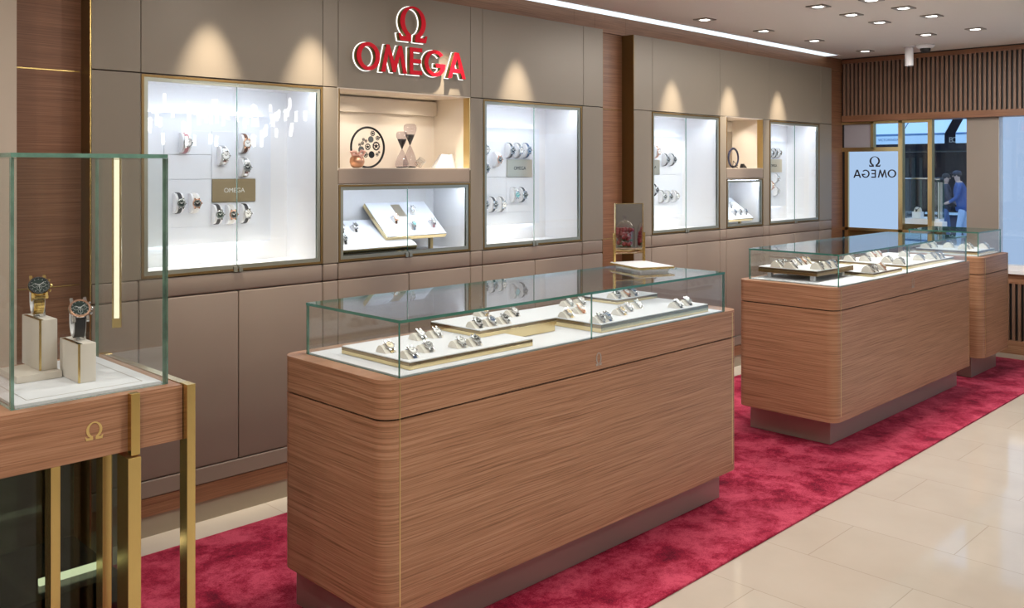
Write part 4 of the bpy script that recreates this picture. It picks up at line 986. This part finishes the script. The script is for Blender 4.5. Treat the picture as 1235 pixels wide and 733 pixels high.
# spotlight and dome camera
q = at(1096.5, 55.5, Z=ZC); so = thing('ceiling_spotlight', 'white cylinder spotlight hanging before the slatted frieze', 'spotlight', (q.x, q.y, ZC))
hh = .0055 * 18
MB().lathe([(0, 0), (.05, 0), (.05, .008), (0, .008)], (q.x, q.y, ZC - .0085), 24).build('canopy', 'white', so)
MB().lathe([(.034, .004), (.034, .155), (.028, .160), (0, .160)], (q.x, q.y, ZC - .172), 24).build('barrel', 'white', so)
MB().lathe([(0, .016), (.026, .006), (.034, .004), (.034, .0), (.028, .0), (.024, .008)], (q.x, q.y, ZC - .172), 24).build('bezel', 'steel', so)
q = at(1116, 54.0, Z=ZC); dc = thing('dome_camera', 'white ceiling dome camera with black lens beside the spotlight', 'camera', (q.x, q.y, ZC))
MB().lathe([(0, 0), (.07, 0), (.072, .012), (.055, .030), (0, .030)], (q.x, q.y, ZC - .0005), 28, (0, 0, -1)).build('housing', 'white', dc)
MB().lathe([(.042, 0), (.040, .018), (.026, .034), (0, .040)], (q.x, q.y, ZC - .031), 24, (0, 0, -1)).build('lens_dome', 'black', dc)

# ================================================================== far wall, frieze and shop windows
fz = thing('slat_frieze', 'oak frieze of upright slats above the shop windows', 'frieze', (XF, 2.0, 1.992))
B('top_rail', 'wood_wall', fz, XF, 8.52, -.4, YB - .014, 2.541, 2.578); B('bottom_rail', 'wood_wall', fz, XF, 8.52, -.4, YB - .014, 1.992, 2.051)
B('backing', 'black', fz, XF + .03, 8.52, -.4, YB - .014, 2.051, 2.541)
b = MB(); y = YB - .03
while y > -.35: b.box(XF + .001, XF + .03, y - .019, y, 2.0512, 2.5408); y -= .0386
b.build('slats', 'wood_slat', fz)
struct(MB().box(XF + .01, 8.52, -.4, YB - .014, 2.578, ZC).box(XF + .051, 8.52, YB - .013, 4.16, 0, ZC).build('trim_6', 'black'))
XG = 8.34
def Y_(px): return yw(px, XG)
def Z_(px, py): return at(px, py, X=XG).z
ZH = 1.991
struct(B('wall_right', 'column', None, 8.335, 8.345, Y_(1204.7), Y_(1166), 0, ZH))
struct(B('trim_7', 'blank', None, XG, 8.40, Y_(1051), YB, Z_(1030, 180), ZH))
yt = Z_(1050, 180)
def post(b, pa, pb, z0, z1, x0=XG - .02, x1=XG + .04): b.box(x0, x1, Y_(pb), Y_(pa), z0, z1)
fr = MB()
post(fr, 1051, 1054.4, yt, ZH); post(fr, 1084.2, 1089.3, 0, ZH); post(fr, 1119.8, 1125, 0, ZH)
fr.box(XG - .02, XG + .04, Y_(1084.2), YB, yt - .02, yt + .018); fr.box(XG - .02, XG + .04, Y_(1119.8), YB, ZH - .022, ZH)
post(fr, 1019.8, 1024, 0, yt - .02); zr0 = Z_(1050, 278.5); zr1 = Z_(1050, 275); fr.box(XG - .02, XG + .04, Y_(1125), YB, zr0, zr1)
w1 = struct(fr.build('window_1', 'gold_satin'))
struct(pane('glazing', w1, XG + .008, XG + .014, Y_(1166), Y_(1125), .05, ZH, mats=('glass_soft', 'rim'))); struct(pane('glazing', w1, XG + .008, XG + .014, Y_(1119.8), Y_(1089.3), zr1, ZH - .022, mats=('glass_soft', 'rim'))); struct(pane('glazing', w1, XG + .008, XG + .014, Y_(1084.2), Y_(1054.4), yt + .018, ZH - .022, mats=('glass_soft', 'rim')))
struct(B('trim_8', 'black', None, XG + .05, XG + .07, Y_(1019.8), YB, 0, yt - .02))
struct(B('trim_9', 'bronze_dark', None, XG - .0, XG + .03, Y_(1125), YB, 0, zr0))
# lit white window panel with the mirrored name
ls = thing('window_sign_panel', 'glowing white window panel with black mirrored lettering', 'sign', (XG, Y_(1054), zr1))
M['lit_panel'] = emis('lit translucent film', (.50, .70, 1.0), .82)
B('panel', 'lit_panel', ls, XG + .004, XG + .02, Y_(1084.0), Y_(1024.2), zr1 + .001, yt - .021)
M['print_black'] = pbr('black print', (.015, .012, .02), .5)
XP = XG + .003
def far_glyph(ch, pa, pb, py0, py1, nm):
    ya, yb = yw(pa, XP), yw(pb, XP); pm = (pa + pb) / 2
    z1, z0 = at(pm, py0, X=XP).z, at(pm, py1, X=XP).z
    me = flat_mesh(GL[ch], abs(ya - yb), z1 - z0, .001, mirror=True)
    put(me, nm, 'print_black', Matrix.Translation((XP, max(ya, yb), z0)) @ FARW, ls)
far_glyph('W', 1005 + 392 / 9.17, 1005 + 525 / 9.17, 140 + 445 / 9.17, 140 + 560 / 9.17, 'printed_emblem')
for ch, a, b, y0, y1 in (('A', 222, 308, 592, 682), ('G', 312, 402, 592, 682), ('E', 420, 472, 592, 682), ('M', 492, 595, 592, 680), ('O', 600, 697, 590, 680)):
    far_glyph(ch, 1005 + a / 9.17, 1005 + b / 9.17, 140 + y0 / 9.17, 140 + y1 / 9.17, 'printed_letter')
# second shop window at the right, over an oak parapet with a vent grille
XR = 8.338
def Yr_(px): return yw(px, XR)
zs = at(1225, 330, X=XR).z
w2 = struct(MB().box(XR - .05, XR + .12, .3, Yr_(1204), zs, zs + .03).box(XR - .03, XR + .12, .3, Yr_(1204), zs + .03, zs + .07).box(XR + .0, XR + .12, Yr_(1205.0), Yr_(1203.8), zs + .07, ZH).build('window_2', 'white'))
struct(pane('glazing', w2, XR + .012, XR + .018, .3, Yr_(1205.2), zs + .07, ZH))
M['lit_window'] = emis('daylit window backdrop', (.50, .68, 1.0), .80)
struct(B('backdrop_panel', 'lit_window', w2, XR + .10, XR + .12, .3, Yr_(1203.8), zs + .07, ZH))
gp = thing('vent_parapet', 'oak parapet with black slotted grille below the right window', 'parapet', (XR, 1.4, 0))
zg1, zg0 = at(1222, 342, X=XR).z, at(1222, 410.7, X=XR).z
B('oak_panel', 'wood', gp, XR + .0, XR + .10, .3, Yr_(1204), .0, zg0); B('oak_panel', 'wood', gp, XR, XR + .10, .3, Yr_(1204), zg1, zs)
B('grille_backing', 'black', gp, XR + .03, XR + .10, .3, Yr_(1204), zg0, zg1)
b = MB(); y = Yr_(1217)
b.box(XR, XR + .03, y, Yr_(1204), zg0, zg1)
while y > .35: b.box(XR, XR + .03, y - .045, y - .022, zg0, zg1); y -= .045
b.build('grille_bars', 'wood_slat', gp)

# window display cases seen behind the glass
M['daylight_white'] = pbr('white window display', (.80, .83, .88), .4)
def wcase(label, pa, pb, xd, wd, zbase, ztop):
    o = thing('window_display_case', label, 'showcase', (xd, 0, 0), 'display cases in the shop window'); y0, y1 = yw(pb, xd), yw(pa, xd); o.location = (xd, (y0 + y1) / 2, 0)
    B('pedestal', 'bronze_dark', o, xd, xd + wd, y0, y1, 0, zbase - .05); B('top_board', 'daylight_white', o, xd - .005, xd + wd, y0, y1, zbase - .05, zbase)
    pane('glass_front', o, xd, xd + .006, y0, y1, zbase, ztop); pane('glass_side', o, xd + .006, xd + wd, y0, y0 + .006, zbase, ztop)
    pane('glass_side', o, xd + .006, xd + wd, y1 - .006, y1, zbase, ztop)
    MB().box(xd, xd + .012, y0, y1, ztop, ztop + .012).box(xd + wd - .012, xd + wd, y0, y1, ztop, ztop + .012).box(xd + .012, xd + wd - .012, y0, y0 + .012, ztop, ztop + .012).box(xd + .012, xd + wd - .012, y1 - .012, y1, ztop, ztop + .012).build('top_frame', 'steel', o)
    return o
XD = 8.50
zb1 = at(1105, 263.5, X=XD).z; zt1 = at(1105, 216, X=XD).z
wcase('glass display case on dark pedestal in the shop window, watch inside', 1090.2, 1119, XD, .40, zb1, zt1)
tag(MB().prism(rrect(8.57, 8.66, yw(1110, 8.57), yw(1099.5, 8.57), .01, 4), xy, zb1 + .0005, zb1 + .058).build('display_block', 'daylight_white', None, smooth=40), 'white block under the watch in the shop window case', 'display block')
wq = set_watch('tent', 'KW', (8.615, (yw(1110, 8.57) + yw(1099.5, 8.57)) / 2, zb1 + .0588), 'on the white block in the shop window', 'in the shop window', .9, -math.pi / 2)
zb2 = at(1132, 264, X=XD).z
o2 = wcase('bright glass display case in the window next to the street view', 1125.6, 1133.5, XD, .10, zb2, at(1132, 217, X=XD).z)
B('bright_back', 'daylight_white', o2, XD + .085, XD + .092, yw(1133.5, XD) + .01, yw(1125.6, XD) - .01, zb2, zb2 + .33)
tag(B('display_slab', 'daylight_white', None, XD - .13, XD - .01, yw(1143, XD), yw(1125.6, XD), zb2 - .075, zb2 - .02, bev=.004), 'white slab in front of the bright window case', 'display block')
B('slab_support', 'bronze_dark', o2, XD - .12, XD - .02, yw(1142, XD), yw(1126, XD), 0, zb2 - .0755)

# ================================================================== the street outside
struct(B('street', pbr('paving', (.20, .22, .26), .7, vary=(3, .2)), None, 8.8, 30, -14, 26, -.32, -.26))
XS = 24.0
def ys(px, X=XS): return yw(px, X)
def zs_(py, px=1130, X=XS): return at(px, py, X=X).z
M['facade'] = pbr('dark blue shop facade', (.008, .013, .034), .6, 0, .2); M['facade_up'] = pbr('pale upper facade', (.55, .60, .68), .7); M['awning'] = pbr('white awning canvas', (.66, .80, .92), .7); M['awning_line'] = pbr('awning hem', (.10, .22, .42), .7)
M['shop_glass'] = pbr('dark shop glass', (.004, .006, .012), .3, 0, .12); M['blue_grey'] = pbr('grey curtain', (.035, .048, .05), .7, 0, .1); M['shop_low'] = pbr('shop shelf', (.05, .06, .11), .6)
sf = thing('shopfront', 'dark blue shopfront across the street, seen through the windows', 'shopfront', (XS, 8.8, -.26))
yL, yR = 24.0, -6.0
B('fascia', 'facade', sf, XS, XS + .3, yR, yL, zs_(181), 3.05); B('upper_wall', 'facade_up', sf, XS + .02, XS + .3, yR, yL, 3.05, 9.)
B('lintel', 'blue_grey', sf, XS - .06, XS + .02, yR, yL, zs_(183), zs_(181))
B('shop_window', 'shop_glass', sf, XS + .06, XS + .10, yR, yL, -.26, zs_(183))
B('stall_riser', 'shop_low', sf, XS - .02, XS + .06, yR, ys(1134), -.26, zs_(258)); B('counter_top', 'awning', sf, XS - .25, XS + .06, yR, ys(1120), zs_(258), zs_(255.5))
for a, b_ in ((1091, 1096), (1099, 1103.5), (1108, 1112)): B('curtain', 'blue_grey', sf, XS + .03, XS + .05, ys(b_), ys(a), .3, zs_(190))
for i, tx in enumerate('BO'):
    put(text_mesh(tx, .19, .02), 'fascia_letter', 'mark', Matrix.Translation((XS - .02, ys(1147.2 + 4.6 * i), zs_(169.3))) @ FARW, sf)
def awning(label, pa, pb, txt=None):
    ya, yb = ys(pa, XS - 1.0), ys(pb, XS - 1.0); zt_, zm, zb = 3.1, zs_(161, X=XS - 1.), zs_(173, X=XS - 1.)
    o = thing('awning', label, 'awning', (XS, (ya + yb) / 2, zb), 'awnings across the street')
    b = MB().prism([(XS, zt_), (XS - 1.0, zm), (XS - 1.0, zm - .02), (XS, zt_ - .03)], lambda u, v, h: (u, h, v), yb, ya); b.build('canopy', 'awning', o)
    B('hem', 'awning_line', o, XS - 1.005, XS - .985, yb, ya, zm - .035, zm + .015); B('valance', 'awning', o, XS - 1.0, XS - .99, yb, ya, zb, zm - .035)
    if txt: put(text_mesh(txt, .085, .004), 'lettering', 'awning_line', Matrix.Translation((XS - 1.003, ys(1071.5, XS - 1.), (zb + zm) / 2 - .01)) @ FARW, o)
awning('pale blue awning with dark lettering, seen through the upper pane', 1030, 1086, 'VICTORINOX'); awning('pale blue awning seen through the middle window panes', 1087.5, 1139, None); awning('pale blue awning cut off by the taupe column', 1152.5, 1215, None)

# ------------------------------------------------------------------ passers-by
def body(joints, edges, radii):
    me = bpy.data.meshes.new('b'); me.from_pydata(joints, edges, []); o = bpy.data.objects.new('b', me); C.objects.link(o)
    md = o.modifiers.new('s', 'SKIN'); md.use_smooth_shade = True; sv = me.skin_vertices[0].data
    for v, r in zip(sv, radii): v.radius = r if isinstance(r, tuple) else (r, r)
    sv[0].use_root = True
    ss = o.modifiers.new('ss', 'SUBSURF'); ss.levels = 2; ss.render_levels = 2
    bpy.context.view_layer.update(); out = bpy.data.meshes.new_from_object(o.evaluated_get(bpy.context.evaluated_depsgraph_get())); bpy.data.objects.remove(o); return out
M['skin'] = pbr('skin', (.52, .34, .27), .5); M['hair'] = pbr('dark hair', (.03, .025, .025), .6); M['blue_jacket'] = pbr('blue jacket', (.035, .085, .26), .8); M['jeans'] = pbr('pale jeans', (.42, .52, .70), .8); M['dark_coat'] = pbr('dark coat', (.03, .035, .06), .7); M['navy'] = pbr('blue trousers', (.10, .17, .34), .8); M['shoe'] = pbr('shoe', (.05, .05, .06), .5)
def person(label, px, X, hgt, face, top, legs_m, lean, reach, cap):
    z0 = -.26; s = hgt / 1.75
    o = thing('person', label, 'person', (X, yw(px, X), z0), 'passers-by in the street', local=True)
    L = lean
    def J(x, y, z): return ((x + L * max(0, z - .95)) * s, y * s, z * s)
    P = [J(0, 0, .95), J(.0, 0, 1.12), J(.0, 0, 1.32), J(.0, 0, 1.45), J(.01, 0, 1.53), J(.02, 0, 1.60), J(.015, 0, 1.70)]
    R = [(.125, .15), (.11, .14), (.125, .17), (.09, .14), .052, (.072, .062), (.078, .068)]
    E = [(0, 1), (1, 2), (2, 3), (3, 4), (4, 5), (5, 6)]
    def add(par, pts, rad):
        k = par
        for q, r in zip(pts, rad): P.append(q); R.append(r); E.append((k, len(P) - 1)); k = len(P) - 1
        return k
    for sg, st in ((1, .10), (-1, -.12)):
        add(0, [J(.0, sg * .095, .88), J(st * .5 + .03, sg * .10, .50), J(st - .02, sg * .10, .09), J(st + .10, sg * .105, .035)], [.092, .066, .045, .038])
    for sg, rc in ((1, reach), (-1, reach * .8)):
        k = add(3, [J(.0, sg * .19, 1.43), J(.05 + rc * .25, sg * .235, 1.17), J(.12 + rc, sg * .19, 1.02 + rc * .22), J(.16 + rc * 1.15, sg * .175, .99 + rc * .25)], [.062, .048, .036, .030])
        wx, wy, wz = P[k]
        for f in range(4): add(k, [(wx + (.05 + .008 * (f in (1, 2))) * s, wy + (f - 1.5) * .017 * s, wz - .015 * s), (wx + (.085 + .010 * (f in (1, 2))) * s, wy + (f - 1.5) * .018 * s, wz - .045 * s)], [.0095, .0075])
        add(k, [(wx + .02 * s, wy - sg * .035 * s, wz - .005 * s), (wx + .05 * s, wy - sg * .045 * s, wz - .02 * s)], [.010, .008])
    me = body(P, E, R)
    for m in ('skin', top, legs_m, 'shoe'): me.materials.append(M[m])
    arm_cut = .165 + reach
    for f in me.polygons:
        c = f.center / s; hx = c.x - L * max(0, c.z - .95)
        f.material_index = 0 if c.z > 1.515 or (hx > .10 + reach and .8 < c.z < 1.35 and abs(c.y) > .1) else 1 if c.z > .90 else 2 if c.z > .085 else 3
    for pl in me.polygons: pl.use_smooth = True
    bo = link('body', me, o)
    hd = Vector(J(.02, 0, 1.66))
    b = MB().sphere((hd.x + .078 * s, 0, hd.z - .012 * s), .014 * s, (1.1, .8, 1.2), n=8)
    for sg in (-1, 1): b.sphere((hd.x + .004, sg * .072 * s, hd.z - .005), .020 * s, (.6, .35, 1.2), n=8)
    b.build('nose_and_ears', 'skin', o)
    b = MB()
    for sg in (-1, 1): b.sphere((hd.x + .068 * s, sg * .028 * s, hd.z + .012 * s), .009 * s, n=8)
    b.tube([(hd.x + .070 * s, -.022 * s, hd.z - .050 * s), (hd.x + .078 * s, 0, hd.z - .050 * s), (hd.x + .070 * s, .022 * s, hd.z - .050 * s)], .005 * s, 6)
    b.build('eyes_and_mouth', 'hair', o)
    h = MB().sphere((hd.x - .016 * s, 0, hd.z + .035 * s), .092 * s, (1, .88, .86), n=20)
    h.build('hair', 'hair', o)
    if cap: MB().sphere((hd.x - .006 * s, 0, hd.z + .062 * s), .096 * s, (1, .9, .62), n=20).box(hd.x + .06 * s, hd.x + .16 * s, -.06 * s, .06 * s, hd.z + .050 * s, hd.z + .060 * s).build('cap', 'dark_coat', o)
    MB().lathe([(.135 * s, .0), (.15 * s, .05 * s), (.152 * s, .10 * s)], (0, 0, .86 * s), 20).xf(Matrix.Scale(1.12, 4, (0, 1, 0))).build('jacket_hem', top, o)
    o.rotation_euler = (0, 0, face); return o
person('person in a blue jacket and pale jeans, leaning forward in the street', 1161, 21.5, 1.74, math.radians(110), 'blue_jacket', 'jeans', .14, .16, True)
person('person in a dark coat beyond the window case, facing the other passer-by', 1139, 22.3, 1.68, math.radians(-70), 'dark_coat', 'navy', .04, .14, False)

# ================================================================== across the aisle (seen only as reflections)
ch = thing('chandelier', 'cluster of glowing glass tubes reflected in the large cabinet glass', 'chandelier', (4.7, -1.5, ZC))
M['tube_glow'] = emis('frosted tube glow', (1., .96, .92), 28.)
MB().box(3.8, 5.6, -2.0, -1.0, ZC - .03, ZC - .001).build('canopy', 'gold_satin', ch)
rnd = random.Random(5)
for i in range(62):
    x, y = rnd.uniform(3.82, 5.58), rnd.uniform(-1.95, -1.05); z = rnd.choice([1.80, 1.84, 1.92, 1.98, 2.02, 2.08, 2.14, 2.2]); L = rnd.uniform(.08, .13)
    tb = MB().lathe([(0, 0), (.016, 0), (.016, L), (0, L)], (x, y, z), 12).build('light_tube', 'tube_glow', ch)
    MB().tube([(x, y, z + L), (x, y, ZC - .03)], .0012, 4).build('wire', 'gold_satin', tb)
# roses under glass domes reflected in the countertop mirror
M['rose'] = pbr('red rose petals', (.26, .012, .02), .6); M['leaf'] = pbr('leaf green', (.05, .11, .04), .6)
sd = thing('side_table', 'oak side table carrying the rose domes across the aisle', 'table', (3.85, .22, 0))
B('top', 'wood', sd, 3.45, 4.30, -.05, .48, .90, .935, bev=.003)
for x in (3.48, 4.27):
    for y in (-.02, .45): B('leg', 'wood', sd, x - .02, x + .02, y - .02, y + .02, 0, .90)
def dome(label, x, y):
    o = thing('rose_dome', label, 'ornament', (x, y, .9355), 'rose domes across the aisle'); z = .9355
    MB().lathe([(0, 0), (.084, 0), (.084, .014), (0, .014)], (x, y, z), 28).build('base', 'gold_satin', o)
    MB().lathe([(.079, .014), (.079, .13), (.074, .175), (.056, .208), (.030, .226), (.010, .230), (.008, .245), (.016, .258), (.010, .27), (0, .272)], (x, y, z), 32).build('glass_dome', 'crystal', o)
    rn = random.Random(int(x * 100))
    for i in range(44):
        t = rn.uniform(0, 6.28); rr = .062 * rn.random() ** .5; zz = z + rn.uniform(.05, .165); cx, cy = x + rr * math.cos(t), y + rr * math.sin(t)
        MB().sphere((cx, cy, zz), .019, (1, 1, .85), n=10).tube([(cx + .012 * math.cos(a * 1.1), cy + .012 * math.sin(a * 1.1), zz + .002 + .0012 * a) for a in range(10)], .004, 5).build('rose', 'rose', o)
    lf = MB()
    for i in range(26):
        t = rn.uniform(0, 6.28); rr = rn.uniform(.01, .058); lf.sphere((x + rr * math.cos(t), y + rr * math.sin(t), z + rn.uniform(.03, .09)), .016, (1, .7, .35), n=8)
    lf.build('leaves', 'leaf', o)
dome('glass dome of red roses reflected left in the countertop mirror', 3.760, .22); dome('glass dome of red roses reflected at the mirror right edge', 3.932, .21)

# ================================================================== light
WARM = (1., .955, .90)
# wall washers: the four seen and the four of the nearer block
for i, x in enumerate([1.888, 2.408, 3.25, 3.818] + [q.x for q in QW[:3]]):
    spot('wall_washer', (x, 3.545, ZC - .012), (x, YF, 1.72), 170., 34, 1., (1., .87, .70), .015)
# downlights over the counters and aisle, plus extra bare lamps added as fill
pos = [(q.x, q.y) for q in QC]
pos += [(1.3, 2.0), (2.3, 2.55), (3.2, 2.55), (4.4, 2.5), (5.6, 2.5), (6.6, 2.55), (2.2, .9), (.2, 1.2), (1.5, -.6), (3.6, -.8), (5.4, -.4), (.1, 3.0), (-.8, 1.6), (-.8, .2)]
for (x, y) in pos: area('downlight_and_fill', (x, y, ZC - .012), .10, 6.5 if any(abs(x - q.x) < .01 for q in QC) else 15. if (x, y) in ((2.2, .9), (3.6, -.8), (1.5, -.6)) else 11., WARM)

W = bpy.data.worlds.new('World'); bpy.context.scene.world = W; W.use_nodes = True
bg = W.node_tree.nodes['Background']; bg.inputs[0].default_value = (.45, .68, 1.0, 1); bg.inputs[1].default_value = 1.7

# ================================================================== camera and view
cam = bpy.data.cameras.new('Camera'); co = bpy.data.objects.new('Camera', cam); C.objects.link(co)
co.location = (0, 0, CZ); co.rotation_euler = (math.pi / 2, 0, -math.pi / 4)
cam.sensor_fit = 'HORIZONTAL'; cam.sensor_width = 36.; cam.lens = F / 1235 * 36.; cam.shift_y = -(733 / 2 - HY) / 1235.; cam.clip_start = .05
sc = bpy.context.scene; sc.camera = co
sc.view_settings.view_transform = 'Standard'; sc.view_settings.look = 'None'; sc.view_settings.gamma = 1.; sc.view_settings.exposure = 0.; sc.view_settings.use_curve_mapping = False
cy = sc.cycles; cy.use_denoising = True; cy.max_bounces = 12; cy.diffuse_bounces = 5; cy.glossy_bounces = 6; cy.transmission_bounces = 8; cy.transparent_max_bounces = 32; cy.sample_clamp_indirect = 6.; cy.caustics_reflective = False; cy.caustics_refractive = False
for o in bpy.data.objects:
    if '_local' in o: del o['_local']
